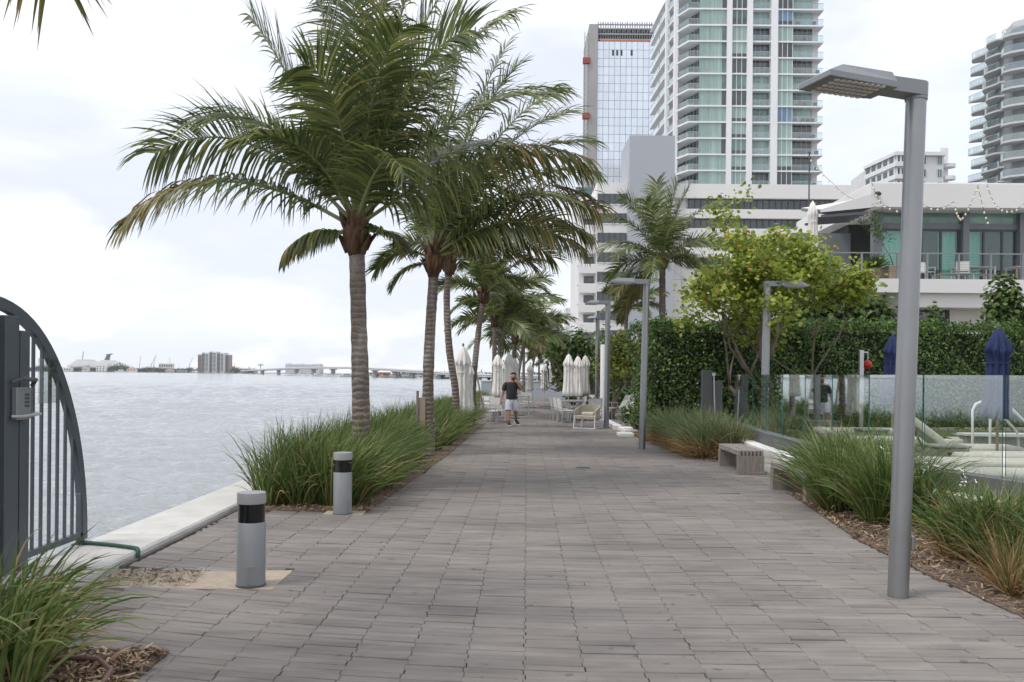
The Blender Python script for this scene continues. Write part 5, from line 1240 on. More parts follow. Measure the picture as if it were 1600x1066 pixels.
MB().box((gxp(919.5), YG - 1.0, 0), (gxp(933) - .05, YG + 20, ztop)).build('shear_wall', 'hotel_conc', gt, world=True) if 'hotel_conc' in MATS else MB().box((gxp(919.5), YG - 1.0, 0), (gxp(933) - .05, YG + 20, ztop)).build('shear_wall', pm('raw_concrete', (.33, .32, .31), .9, .15, .2, stretch=(1, 1, .2)), gt, world=True)
for j in range(3):
    z = zt_ + .8 + j * (ztop - zt_ - 1) / 2.4
    MB().box((gxp(933), YG - .4, z - .35), (gxp(1040), YG + 25, z)).build('open_floor', 'raw_concrete', gt, world=True)
sf = MB()
for i in range(28):
    x = gxp(934 + i * 3.8); sf.box((x - .12, YG - .2, zt_), (x + .12, YG + .1, ztop + 1)); 
    if i % 2 == 0: sf.bar((x, YG - .3, zt_ + 2.5), (x + 1.3, YG - .3, ztop + .8), .12, .12)
sf.box((gxp(933), YG - .35, ztop), (gxp(1040), YG - .1, ztop + .3)); sf.build('scaffold', 'steel_paint', gt, world=True)
MB().box((gxp(933), YG + 2, zt_ + .4), (gxp(1040), YG + 24, ztop - .5)).build('inner_floors', 'dark_recess', gt, world=True)
MB().box((gxp(936), YG - .55, zt_ + .05), (gxp(1040), YG - .42, zt_ + .4)).build('orange_netting', 'red_net', gt, world=True) if 'red_net' in MATS else MB().box((gxp(936), YG - .55, zt_ + .05), (gxp(1040), YG - .42, zt_ + .45)).build('orange_netting', pm('red_net', (.45, .16, .09), .8, .2, 1), gt, world=True)
ht = MB(); hxm = gxp(915.5)
for dx in (-.5, .5): ht.box((hxm + dx - .1, YG - .6, 10), (hxm + dx + .1, YG - .4, P(915, 52, YG).z))
zz = 12
while zz < P(915, 54, YG).z: ht.bar((hxm - .5, YG - .5, zz), (hxm + .5, YG - .5, zz + 1.5), .09, .09); zz += 1.5
ho = ht.build('hoist_mast', 'steel_paint', gt, world=True)
for py in (97, 183): MB().cbox((gxp(915.5), YG - .9, P(915, py, YG).z), (2.1, 1.4, 1.6)).build('hoist_cabin', pm('hoist_red', (.28, .05, .04), .6, .2, 1) if 'hoist_red' not in MATS else 'hoist_red', ho, world=True)
# --- slim banded tower behind hotel
st_ = thing('banded_tower', 'slim distant tower with stacked curved balcony bands behind the hotel left edge', 'apartment tower', (P(903, 500, 210).x, 214, 0))
zt_ = P(903, 291, 210).z
MB().box((P(899, 400, 210).x, 211, 0), (P(925, 400, 210).x, 225, zt_)).build('core_wall', 'teal_glass', st_, world=True)
i = 0; z = 6
while z < zt_:
    c_ = Vector((P(908, 400, 210).x, 215, 0)); MB().lathe([(1.9 + .25 * (i % 2), z), (1.9 + .25 * (i % 2), z + 1.0)], c_, 20).build('balcony_band', 'slab_white', st_, world=True); z += 3.0; i += 1
def simple_block(name, label, x0, x1, py, Y, wallm, rows, cols, cat='building', depth=10, glass='dark_glass', pbase=None, roof=None, wfrac=(.55, .5)):
    a, b_ = P(x0, py, Y), P(x1, py, Y); zt_ = a.z; z0 = pbase if pbase is not None else 0
    t = thing(name, label, cat, ((a.x + b_.x) / 2, Y + depth / 2, z0))
    MB().box((a.x, Y, z0), (b_.x, Y + depth, zt_)).build('wall', wallm, t, world=True)
    w_ = (b_.x - a.x) / cols; h_ = (zt_ - z0) / rows
    for r in range(rows):
        for c in range(cols):
            cx = a.x + (c + .5) * w_; cz = z0 + (r + .5) * h_
            MB().box((cx - w_ * wfrac[0] / 2, Y - .06, cz - h_ * wfrac[1] / 2), (cx + w_ * wfrac[0] / 2, Y - .004, cz + h_ * wfrac[1] / 2)).build('window', glass, t, world=True)
    if roof: MB().box((a.x - .4, Y - .4, zt_ + .005), (b_.x + .4, Y + depth + .4, zt_ + roof)).build('roof', 'slab_white', t, world=True)
    return t
simple_block('far_tower', 'pale blue grey distant tower low above the olive tree, taller of the two', 884, 897, 481, 420, 'tower_white', 16, 3, 'apartment tower', 14, 'mirror_glass')
simple_block('far_tower', 'lower pale distant building left of the taller far tower', 878, 885, 523, 430, 'tower_white', 6, 2, 'building', 14, 'mirror_glass')
tanb = simple_block('tan_building', 'tan coloured building with flat overhanging roof behind the grey end wall', 866, 905, 534, 92, 'wall_tan', 2, 3, 'building', 8, 'dark_glass')
MB().box((P(862, 530, 91).x, 91, P(862, 534, 91).z), (P(905, 530, 91).x, 101, P(862, 529, 91).z)).build('roof', 'wall_tan', tanb, world=True)
MB().box((P(872, 560, 91).x, 91.2, 0), (P(875, 560, 91).x, 91.5, P(870, 535, 91).z - .02)).build('pillar', 'mulch_ground', tanb, world=True)
simple_block('low_building', 'low white distant houses just left of the tan building', 855, 868, 566, 120, 'hotel_white', 1, 3, 'building', 8)
# --- mid condo block behind restaurant
YM = 230.0
mc = thing('condo_block', 'white mid rise condominium with horizontal balcony bands behind the restaurant roof', 'apartment building', (P(1430, 300, YM).x, YM + 10, 0))
ztm = P(1400, 240, YM).z; xl, xr = P(1398, 300, YM).x, P(1492, 300, YM).x
MB().box((xl, YM, 0), (P(1474, 300, YM).x, YM + 18, ztm - .6)).build('front_wall', 'tower_white', mc, world=True)
MB().prism([(P(1352, 300, YM + 15.6).x, YM + 15.6), (xl, YM), (xl, YM + 30)], 0, ztm - .6).build('side_wall', 'tower_white', mc, world=True)
MB().prism([(P(1349, 300, YM + 15.6).x, YM + 15.6), (xl - .3, YM - .8), (P(1476, 300, YM).x, YM - .8), (P(1476, 300, YM).x, YM + 30)], ztm - .55, ztm + .35).build('roof', 'slab_white', mc, world=True)
MB().box((P(1474, 300, YM).x, YM + 2, 0), (P(1487, 300, YM).x, YM + 14, P(1480, 228, YM).z)).build('stair_tower', 'slab_white', mc, world=True)
for f in range(7):
    z = ztm - 3.2 * (f + 1)
    MB().prism([(P(1350, 300, YM + 15.6).x, YM + 15.6), (xl - .2, YM - .9), (P(1425, 300, YM).x, YM - .9), (P(1425, 300, YM).x, YM - .02), (xl + .1, YM - .02)], z - .2, z + .95).build('balcony_band', 'slab_white', mc, world=True)
    window(mc, 'window', xl + .4, P(1425, 300, YM).x, YM - .15, z + .96, z + 2.6, 4, 'dark_glass', 'slab_white', mw=.5)
    window(mc, 'window', P(1440, 300, YM).x, P(1446, 300, YM).x, YM - .15, z + .6, z + 2.4, 1, 'dark_glass', 'slab_white', mw=.1)
    window(mc, 'window', P(1464, 300, YM).x, P(1471, 300, YM).x, YM - .15, z + .6, z + 2.4, 2, 'teal_glass', 'slab_white', mw=.1)
    M, L = facade_frame((P(1352, 300, YM + 15.6).x, YM + 15.6), (xl, YM)); mb = MB()
    for i in range(5): mb.box((L * (i + .15) / 5, -.02, z + .96), (L * (i + .75) / 5, .12, z + 2.6), 0, M)
    mb.build('side_window', 'dark_glass', mc, world=True)
    MB().lathe([(1.7, z), (1.7, z + .9)], (P(1489, 300, YM).x - .5, YM + 1.5, 0), 16).build('balcony', 'slab_white', mc, world=True)
# --- right condo tower with wavy balconies
YR_ = 150.0
rc = thing('wavy_tower', 'grey condominium tower with rippling balcony slabs at the right picture edge', 'apartment tower', (P(1580, 200, YR_).x, YR_ + 12, 0))
# plan: left face recedes away from viewer leftwards
pa_ = [P(1534, 200, YR_ + 22).xy, P(1570, 200, YR_ + 10).xy, P(1582, 200, YR_ + 6).xy, P(1690, 200, YR_ - 2).xy]
pa_ = [tuple(p) for p in pa_]; ztr = 62
MB().prism([pa_[0], pa_[1], pa_[2], pa_[3], (pa_[3][0] + 26, YR_ + 40), (pa_[0][0] + 14, YR_ + 40)], 0, 48).build('core_wall', 'wavy_core', rc, world=True) if 'wavy_core' in MATS else MB().prism([(pa_[0][0] * .75 + pa_[1][0] * .25 + .3, pa_[0][1] * .75 + pa_[1][1] * .25 + .5), pa_[1], pa_[2], pa_[3], (pa_[3][0] + 26, YR_ + 40), (pa_[0][0] + 17, YR_ + 40)], 0, P(1523, 95, YR_ + 22).z).build('core_wall', pm('wavy_core', (.22, .24, .25), .5, .25, .3), rc, world=True)
nfl = 16; ztop_ = P(1523, 95, YR_ + 22).z
M, L = facade_frame(pa_[0], pa_[1]); M2, L2 = facade_frame(pa_[2], pa_[3])
for f in range(nfl):
    z = ztop_ - 2.55 * f
    def outline(amp, ph):
        pts = [(M @ Vector((0, -.5, 0))).xy]
        for i in range(17):
            u = i / 16; pts.append((M @ Vector((L * u - .6, 1.5 + amp * math.sin(u * 9.5 + ph), 0))).xy)
        pts.append((M @ Vector((L, -.5, 0))).xy); return [tuple(p) for p in pts]
    ol = outline(.75, (f % 4) * .5 + 1.2 * (f > 8))
    MB().prism(ol, z - .3, z).build('balcony_slab', 'slab_grey', rc, world=True) if 'slab_grey' in MATS else MB().prism(ol, z - .3, z).build('balcony_slab', pm('slab_grey', (.50, .51, .52), .7, .05, .3), rc, world=True)
    mb = MB()
    for (a, bq) in zip(ol[1:-1], ol[2:-1]):
        Ma, La = facade_frame(a, bq); mb.box((0, -.06, z + .01), (La, -.02, z + .95), 0, Ma); mb.box((0, -.09, z + .955), (La, .0, z + 1.02), 1, Ma)
    mb.build('balcony_rail', ['rail_glass', 'mullion'], rc, world=True)
for f in range(nfl):
    z = ztop_ - 1.6 - 3.05 * f
    if z < 16: break
    c0 = M2 @ Vector((1.2, .2, 0)); a_ = [(M2 @ Vector((x, y, 0))).xy for x, y in ((-1.3, 0), (-1.5, 1.2), (-.8, 2.1), (.6, 2.4), (3.6, 1.6), (3.6, 0))]; a_ = [tuple(p) for p in a_]
    MB().prism(a_, z - .35, z).build('corner_balcony', 'slab_grey', rc, world=True)
    mb = MB()
    for (p, q) in zip(a_[:-1], a_[1:]):
        Ma, La = facade_frame(p, q); mb.box((0, -.08, z + .01), (La, -.04, z + 1.0), 0, Ma); mb.box((0, -.1, z + 1.005), (La, 0, z + 1.06), 1, Ma)
    mb.build('balcony_rail', ['rail_glass', 'mullion'], rc, world=True)
    mb = MB()
    for i in range(4): mb.box((3.7 + i * 1.3, .02, z), (4.9 + i * 1.3, .1, z + 2.6), 0, M2); mb.box((4.9 + i * 1.3, .0, z), (5.0 + i * 1.3, .16, z + 2.9), 1, M2)
    mb.build('window', ['mirror_glass', 'slab_grey'], rc, world=True)
MB().prism([pa_[1], pa_[2], pa_[3], (pa_[3][0] + 26, YR_ + 38), (pa_[1][0] + 19, YR_ + 38)], ztop_ + .01, ztop_ + 1.2).build('parapet', 'slab_grey', rc, world=True)
# --- restaurant with raised terrace
YD, YW = 36.0, 39.0
def rx(px, Y=YD): return unroll(px, 430)[0] * Y / F
rest = thing('restaurant', 'two storey white restaurant with grey columns, teal curtained glass and roof fascia', 'restaurant', (rx(1450), YW + 4, 0))
zd = P(1450, 436, YD).z; zf0 = P(1450, 324, YW - 1).z; zf1 = P(1450, 287, YW - 1).z
xL = rx(1290); xR = 27.0
MB().box((rx(1257), YD, zd - .55), (xR, YW + 8, zd)).build('terrace_slab', 'hotel_white', rest, world=True)
MB().box((rx(1410), YD + .25, zd - 1.12), (xR, YW + 7, zd - .553)).build('upper_beam', 'hotel_white', rest, world=True)
MB().box((rx(1440), YD + 1.6, zd - 3.6), (rx(1508), YD + 1.66, zd - 1.14)).build('lower_glass', 'dark_glass', rest, world=True)
MB().box((rx(1440) - .12, YD + 1.55, zd - 3.6), (rx(1440), YD + 1.75, zd - 1.13)).box((rx(1508), YD + 1.55, zd - 3.6), (rx(1508) + .12, YD + 1.75, zd - 1.13)).build('window_frame', 'mullion_dark', rest, world=True)
MB().box((rx(1508) + .13, YD + 1.5, 0), (xR, YW + 6, zd - 1.13)).box((rx(1428), YD + 1.7, 0), (rx(1440) - .13, YW + 6, zd - 1.13)).build('lower_wall', 'hotel_white', rest, world=True)
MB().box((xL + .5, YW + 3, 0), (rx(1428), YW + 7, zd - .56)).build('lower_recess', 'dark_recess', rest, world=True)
# upper floor back wall, fascia, columns
xg = rx(1372, YW)
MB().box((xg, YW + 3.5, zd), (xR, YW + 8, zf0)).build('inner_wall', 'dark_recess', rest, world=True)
MB().box((rx(1360, YW - 1), YW - 1, zf0), (xR, YW + 9, zf1)).build('roof_fascia', 'hotel_white', rest, world=True)
MB().box((rx(1362, YW - 1), YW - .95, zf1), (xR, YW + 9, zf1 + .06)).build('roof_edge', 'slab_white', rest, world=True)
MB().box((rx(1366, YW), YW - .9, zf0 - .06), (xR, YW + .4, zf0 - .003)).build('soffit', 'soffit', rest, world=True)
zt2 = P(1450, 349, YW).z; zt3 = P(1450, 358, YW).z
MB().box((xg, YW - .03, zt3), (xR, YW + .12, zt2)).build('transom', 'grey_column', rest, world=True)
for px, w_ in ((1368, .36), (1505, .26), (1592, .2)):
    x = rx(px, YW); MB().box((x - w_ / 2, YW - .25, zd), (x + w_ / 2, YW + .15, zf0 - .062)).build('column', 'grey_column', rest, world=True)
bays = [(1379, 1440, 'curtain'), (1440, 1470, 'dark'), (1470, 1499, 'curtain'), (1511, 1537, 'curtain'), (1538, 1566, 'dark'), (1567, 1592, 'dark'), (1594, 1640, 'curtain')]
glassmat('bay_glass', (.78, .9, .87), .07)
for a, bq, kd in bays:
    x0, x1 = rx(a, YW), rx(bq, YW)
    g_ = MB().box((x0, YW + .02, zd + .02), (x1 - .02, YW + .05, zt3 - .01)).build('window', 'bay_glass', rest, world=True)
    MB().box((x1 - .05, YW - .02, zd + .02), (x1 + .03, YW + .1, zt3 - .005)).box((x0, YW - .01, zt3 - .09), (x1 - .052, YW + .08, zt3 - .006)).build('frame', 'mullion_dark', g_, world=True)
    if kd == 'curtain':
        cu = MB(); nfo = int((x1 - x0) / .07); vs = []
        for i in range(nfo + 1):
            x = x0 + (x1 - x0 - .06) * i / nfo; y = YW + .28 + .05 * math.sin(i * 1.7); vs += [(x, y, zd + .04), (x, y, zt3 - .05)]
        cu.add(vs, [(2 * i, 2 * i + 2, 2 * i + 3, 2 * i + 1) for i in range(nfo)]); cu.build('curtain', 'curtain', g_, world=True, smooth='all')
for a, bq in ((1379, 1499), (1511, 1640)): MB().box((rx(a, YW), YW + .03, zt2 + .01), (rx(bq, YW), YW + .08, zf0 - .065)).build('upper_glass', 'upper_teal', rest, world=True) if 'upper_teal' in MATS else MB().box((rx(a, YW), YW + .03, zt2 + .01), (rx(bq, YW), YW + .08, zf0 - .065)).build('upper_glass', winmat('upper_teal', (.17, .28, .23), .4, .6, .12, .7), rest, world=True)
# awning on the left
aw = MB(); xa0, xa1 = rx(1281, YW - 3), rx(1361, YW - 3)
zA0, zA1 = P(1283, 332, YW - 3).z, P(1361, 303, YW - 3).z
aw.add([(xa0, YW - 3, zA0), (xa1, YW - 3, zA1 - .55), (xa1, YW - 3, zA1), (xa0, YW - 3, zA0 + .12), (xa0, YW - .6, zA0 + .5), (xa1, YW - .6, zA1 - .55), (xa1, YW - .6, zA1 + .2), (xa0, YW - .6, zA0 + .62)], [(0, 1, 2, 3), (3, 2, 6, 7), (4, 7, 6, 5), (0, 3, 7, 4), (1, 5, 6, 2), (0, 4, 5, 1)])
aw.m = [0, 0, 0, 1, 0, 1]; awo = aw.build('awning', ['hotel_white', 'grey_column'], rest, world=True)
MB().add([(xa0, YW - 2.99, zA0 - .01), (xa1, YW - 2.99, zA1 - .56), (xa1, YW - .6, zA1 - .56), (xa0, YW - .6, zA0 + .49)], [(0, 3, 2, 1)]).build('awning_underside', 'mullion_dark', awo, world=True)  # dark coloured sheet just below the awning
for i in range(5):
    y = YW - 2.8 + i * .5; MB().bar((xa0 + .1, y, zA0 - .12), (xa1 - .05, y, zA1 - .72), .08, .1).build('awning_rib', 'grey_column', awo, world=True)
MB().box((xa0 + .8, YW + 3.2, zd), (xg, YW + 3.5, zA1 - .6)).build('dark_back_wall', 'grey_column', rest, world=True)
rs_ = MB(); rs_.add([(rx(1500, 46), 46, zf1), (xR + 8, 46, zf1), (xR + 8, 46, zf1 + 5.2), (rx(1500, 46), 46, zf1 + .1), (rx(1500, 46), 60, zf1), (xR + 8, 60, zf1), (xR + 8, 60, zf1 + 5.2), (rx(1500, 46), 60, zf1 + .1)], [(0, 1, 2, 3), (3, 2, 6, 7), (5, 4, 7, 6), (1, 5, 6, 2), (0, 3, 7, 4)])
rs_.build('sloped_roof', 'slab_white', rest, world=True)
# stair flank at the left end
sfm = MB(); sfm.add([(rx(1232), YD + .2, zd - 2.4), (rx(1256.5), YD + .2, zd - .9), (rx(1256.5), YD + .2, zd - .02), (rx(1228), YD + .2, zd - .9), (rx(1232), YD + 4, zd - 2.4), (rx(1256.5), YD + 4, zd - .9), (rx(1256.5), YD + 4, zd - .02), (rx(1228), YD + 4, zd - .9)], [(0, 1, 2, 3), (3, 2, 6, 7), (5, 4, 7, 6), (0, 4, 5, 1), (0, 3, 7, 4), (1, 5, 6, 2)])
sfm.build('stair_flank', 'hotel_white', rest, world=True)
MB().box((rx(1236), YD + 1, 0), (rx(1262), YD + 3, zd - 1.9)).build('pier', 'hotel_white', rest, world=True)
# rail
rail = MB()
rl0 = MB().box((xL, YD + .08, zd + 1.02), (xR, YD + .14, zd + 1.07)); rl0.build('handrail', 'steel_paint', rest, world=True)
for px in (1294, 1348, 1404, 1450.5, 1500, 1550, 1600): MB().box((rx(px) - .03, YD + .06, zd), (rx(px) + .03, YD + .16, zd + 1.018)).build('rail_post', 'steel_paint', rest, world=True)
wr_ = MB()
for i in range(9): wr_.box((xL, YD + .105, zd + .1 + i * .1), (xR, YD + .111, zd + .106 + i * .1))
wr_.build('rail_wire', 'mullion_dark', rest, world=True)
# things on the terrace
TG = 'white sling chairs on the restaurant terrace'
for px, Y, rz, lab in ((1446, 37.4, 20, 'white chair just right of the tallest lamp pole on the restaurant terrace'), (1503, 37.6, 160, 'white chair at the wooden table before the curtained glass of the restaurant'), (1326, 37.6, 60, 'white chair on the terrace left of the palm pot'), (1283 + 14, 38.2, -40, 'white chair under the awning at the left end of the terrace')):
    dup(ch, (rx(px, Y), Y, zd), R(rz), lab, TG)
pm('tabletop_wood', (.30, .19, .11), .6, .2, 4)
tw = make_table('wooden terrace table before the right curtained glass', 1.6, .8); tw.location = (rx(1520, 38.2), 38.2, zd); tw.children[0].data = tw.children[0].data.copy(); tw.children[0].data.materials[0] = MATS['tabletop_wood']
dup(tw, (rx(1489, 37.2), 37.2, zd), .0, 'low wooden terrace table beside the white chair right of the lamp', None, (.9, 1, .45)); dup(tw, (rx(1553, 37.0), 37.0, zd), .0, 'low wooden terrace table at the right of the curtain', None, (.8, 1, .4)); dup(tw, (rx(1298, 37.6), 37.6, zd), .1, 'wooden terrace table under the awning', None, (.9, 1, 1)); dup(tw, (rx(1606, 38.0), 38.0, zd), .1, 'wooden terrace table cut by the right picture edge', None)
pm('pot_brown', (.16, .115, .09), .85, .2, 4, bump=.4)
pt = thing('potted_palm', 'bushy palm in a round brown pot on the terrace edge', 'potted plant', (rx(1367, 36.9), 36.9, zd))
MB().lathe([(.22, 0), (.30, .1), (.31, .4), (.27, .52), (.24, .5)], n=24).build('pot', 'pot_brown', pt, smooth=True)
mb = MB(); r_ = np.random.default_rng(95); blades([(0, 0, .5, 1)], 170, (.5, .8), .05, r_, .1, (0, 0), (.2, 1.5), mb, 0, 5, 1.0); mb.build('foliage', 'bush_leaf', pt)
bx_ = thing('planter_tree', 'thin leafy olive tree in a square tan planter box beside the lamp pole', 'potted plant', (rx(1396, 37), 37, zd))
MB().box((-.32, -.32, 0), (.32, .32, .62)).build('planter_box', 'wood_tan', bx_, bevel=.01)
r_ = np.random.default_rng(96); tips = []; mb = MB(); branches(mb, Vector((0, 0, .6)), Vector((0, 0, 1)), .9, .03, 3, r_, tips, .2, .5); mb.build('trunk', 'bark_grey', bx_)
C = np.concatenate([np.array(tuple(p)) + r_.normal(0, .10, (9, 3)) for p, d in tips]); MB().quads(leafquads(C, r_.normal(size=C.shape), r_.uniform(.05, .1, len(C)), LEAF, r_)).build('crown', 'bush_leaf', bx_)
cu_ = make_umbrella('closed_umbrella', 'closed white umbrella under the dark mast at the left end of the restaurant terrace', 3.2, cz=.9, wr=.22, group='closed umbrellas on the restaurant terrace', seed=12); cu_.location = (rx(1269, 36.4), 36.4, zd)
ms_ = thing('mast', 'thin dark steel mast rising beside the terrace awning', 'mast', (rx(1263, 40), 40, 0)); MB().tube([(0, 0, 0), (0, 0, P(1263, 240, 40).z)], [.05, .03], 8).build('pole', 'mullion_dark', ms_, smooth=True)
MB().lathe([(.05, 0), (.06, .05), (.02, .12)], (0, 0, P(1263, 240, 40).z), 8).build('finial', 'mullion_dark', ms_)
# festoon lights
pm('bulb', (.75, .68, .5), .3, .1, 5)
def festoon(label, pts, nb, sag):
    t = thing('string_lights', label, 'string lights', pts[0], 0, 'string lights over the restaurant terrace')
    cb = MB(); bl = []; o_ = Vector(pts[0])
    for a, b_ in zip(pts, pts[1:]):
        a, b_ = Vector(a) - o_, Vector(b_) - o_; pp = [a.lerp(b_, i / 12) - Vector((0, 0, sag * 4 * (i / 12) * (1 - i / 12))) for i in range(13)]
        cb.tube(pp, .010, 4)
        for i in range(nb):
            f = (i + .5) / nb; p = a.lerp(b_, f) - Vector((0, 0, sag * 4 * f * (1 - f))); bl.append(p)
    cb.build('cable', 'mullion_dark', t); b1_ = MB().lathe([(.012, 0), (.035, -.03), (.04, -.065), (.02, -.10)], n=8).build('bulb', 'bulb', t); b1_.location = bl[0]
    for p in bl[1:]:
        q = b1_.copy(); COL.objects.link(q); q.parent = t; q.location = p
Yf = 36.6
festoon('string lights running from the mast to the corner of the roof fascia', [P(1263, 243, 40), P(1300, 285, 39), P(1335, 312, 38), P(1372, 318, 37)], 4, .10)
festoon('string lights looping from the fascia corner past the lamp pole', [P(1362, 285, 37.2), P(1385, 322, 37), P(1440, 318, 37), P(1490, 315, 37)], 5, .25)
festoon('string lights in peaked loops below the middle of the roof fascia', [P(1490, 315, 37), P(1502, 342, 37), P(1528, 290, 37.2), P(1545, 350, 37)], 6, .15)
festoon('string lights falling from the fascia and rising to the right picture edge', [P(1542, 288, 37.2), P(1562, 325, 37), P(1600, 318, 37), P(1640, 300, 37)], 5, .2)
fx = thing('wall_light', 'small black spotlight fixed on the fascia near the left roof corner', 'spotlight', P(1371, 302, YW - 1.12)); MB().cbox((0, 0, 0), (.16, .2, .12)).build('body', 'mullion_dark', fx, bevel=.02); MB().tube([(0, -.1, -.02), (0, -.22, -.08)], [.05, .08], 10).build('head', 'mullion_dark', fx)
# ================================================================== FAR SHORE
leafmat('far_leaf', [(0, (.025, .045, .02)), (.6, (.05, .075, .03)), (1, (.08, .10, .045))], .7, .1)
WZ = -1.4
def wdist(px, py): return None
far = [(-2400, 1900), (-1250, 1990), (-700, 1900), (-420, 1750), (-330, 1780), (-330, 2300), (-2400, 2600)]
pm('shore_earth', (.25, .23, .19), .95, .2, .02)
tag(MB().prism(far, -3, -.2).build('far_island', 'shore_earth'), kind='structure')
tag(MB().prism([(-330, 1500), (-150, 900), (-40, 640), (-10, 620), (200, 640), (300, 2500), (-330, 2500)], -3, -.6).build('far_causeway', 'shore_earth'), kind='structure')
# tree mass along the island (nobody could count)
r_ = np.random.default_rng(101); C = []
for px in np.arange(20, 372, .55):
    if 300 < px < 362 and r_.random() < .8: continue
    Y = 1860 + 60 * r_.random(); h = (6 + 8 * (0.5 + .5 * math.sin(px * .11)) * (0.6 + .5 * math.sin(px * .037 + 1))) * (.7 + .6 * r_.random())
    p = P(px, 580, Y); k = 34
    C.append(np.array([p.x, Y, h * .5]) + r_.normal(0, 1, (k, 3)) * np.array([3.0, 3, h * .24]))
C = np.concatenate(C); C[:, 2] = np.maximum(C[:, 2], 0)
tag(MB().quads(leafquads(C, r_.normal(size=C.shape) + np.array([0, -.4, .8]), r_.uniform(1.5, 3.2, len(C)), LEAF, r_)).build('shore_trees', 'far_leaf'), 'low dark tree belt along the far island shore', 'trees', None, 'stuff')
r_ = np.random.default_rng(102); C = []
for px in np.arange(362, 400, .8):
    Y = 1500 - 3 * (px - 362); p = P(px, 580, Y); C.append(np.array([p.x, Y, 3]) + r_.normal(0, 1, (24, 3)) * np.array([2.5, 3, 2.0]))
for px in np.arange(615, 880, 1.2):
    p = P(px, 585, 900); C.append(np.array([p.x, 900, 1.5]) + r_.normal(0, 1, (8, 3)) * np.array([2.5, 3, 1.2]))
C = np.concatenate(C)
tag(MB().quads(leafquads(C, r_.normal(size=C.shape) + np.array([0, -.4, .8]), r_.uniform(1.2, 2.6, len(C)), LEAF, r_)).build('shore_trees', 'far_leaf'), 'sparse trees on the causeway bank beyond the bridge', 'trees', None, 'stuff')
# condo tower on the island
pm('condo_grey', (.34, .315, .30), .8, .1, .05); pm('condo_red', (.33, .24, .20), .8, .1, .05)
YC = 1780; ct = thing('island_condo', 'broad brown grey condominium slab standing on the far island shore', 'apartment building', (P(332, 580, YC).x, YC + 12, -.2))
zc = P(332, 551, YC).z; xs_ = [P(308 + i * 6, 580, YC).x for i in range(9)]
for i in range(8):
    y = YC + (3 if i in (0, 7) else 0) + (5 if i % 2 else 0); zz = zc - (4 if i in (0, 7) else 0) + (2 if i in (3, 4) else 0)
    MB().box((xs_[i], y, -.2), (xs_[i + 1] - .02, YC + 28, zz)).build('wall', 'condo_red' if i in (0, 7) else ('condo_grey' if i % 2 else 'tower_white'), ct, world=True)
    wm = MB(); nfl = 14
    for f in range(nfl):
        z = 2 + (zz - 4) * f / nfl; wm.box((xs_[i] + 1.0, y - .4, z), (xs_[i + 1] - 1.4, y - .02, z + (zz - 4) / nfl * .62))
    wm.build('window_stack', 'dark_glass', ct, world=True)
def house(label, px0, px1, py, Y, wm, rm=None, g='houses on the far island shore', rows=1):
    a, b_ = P(px0, py, Y), P(px1, py, Y); t = thing('shore_house', label, 'house', ((a.x + b_.x) / 2, Y + 5, -.3), 0, g)
    MB().box((a.x, Y, -.3), (b_.x, Y + 10, a.z)).build('wall', wm, t, world=True)
    cx = (a.x + b_.x) / 2
    if rm: MB().add([(a.x - 1, Y - 1, a.z + .02), (b_.x + 1, Y - 1, a.z + .02), (b_.x + 1, Y + 11, a.z + .02), (a.x - 1, Y + 11, a.z + .02), (cx - (b_.x - a.x) * .25, Y + 5, a.z + 2.8), (cx + (b_.x - a.x) * .25, Y + 5, a.z + 2.8)], [(0, 1, 5, 4), (1, 2, 5), (2, 3, 4, 5), (3, 0, 4), (3, 2, 1, 0)]).build('roof', rm, t, world=True)
    w_ = MB(); n = max(3, int((b_.x - a.x) / 5))
    for r in range(rows):
        for i in range(n):
            x = a.x + (b_.x - a.x) * (i + .25) / n; h = (a.z + .3) / rows; w_.box((x, Y - .3, -.3 + h * (r + .25)), (x + (b_.x - a.x) * .5 / n, Y - .02, -.3 + h * (r + .75)))
    w_.build('window_row', 'dark_recess', t, world=True)
pm('roof_terracotta', (.42, .21, .13), .8, .15, .3)
house('long cream low building at the left of the far shore', 84, 111, 574.5, 1845, 'wall_white', 'roof_cream') if 'roof_cream' in MATS else house('long cream low building at the left of the far shore', 84, 111, 574.5, 1845, 'wall_white')
house('white three storey house among far shore trees', 150, 164, 571.5, 1840, 'wall_white', None, rows=3)
house('small orange roofed house left of the white three storey house', 128, 137, 575, 1840, 'wall_white', 'roof_terracotta')
house('pale low villa right of the white yacht on the far shore', 198, 212, 577, 1830, 'wall_white', 'roof_terracotta')
house('white box building rising above the far trees left of the condominium', 248, 270, 568, 1930, 'hotel_white', None, rows=2)
house('orange roofed house at the waterline left of the condominium', 258, 270, 579, 1825, 'wall_white', 'roof_terracotta')
house('low grey roofed house directly left of the condominium', 276, 290, 578.5, 1825, 'hotel_blue', None)
# cruise ship behind the trees
pm('funnel_blue', (.06, .09, .16), .5, .1, .2); YS = 2350
cs = thing('cruise_ship', 'white cruise ship with dark winged funnel moored behind the far trees', 'cruise ship', (P(140, 575, YS).x, YS + 15, -.2))
pts = [(P(100, 575, YS).x, YS + 15), (P(108, 575, YS).x, YS), (P(188, 575, YS).x, YS), (P(194, 575, YS).x, YS + 15), (P(188, 575, YS).x, YS + 30), (P(108, 575, YS).x, YS + 30)]
MB().prism(pts, -.2, P(140, 570, YS).z).build('hull', 'tower_white', cs, world=True)
for i, (a, bq, y0, y1) in enumerate(((110, 185, 570, 567), (114, 180, 567, 564.5), (118, 142, 564.5, 562), (156, 174, 564.5, 562.5))):
    MB().box((P(a, 575, YS).x, YS + 3, P(140, y0, YS).z + .02), (P(bq, 575, YS).x, YS + 27, P(140, y1, YS).z)).build('deck', 'slab_white' if i % 2 else 'tower_white', cs, world=True)
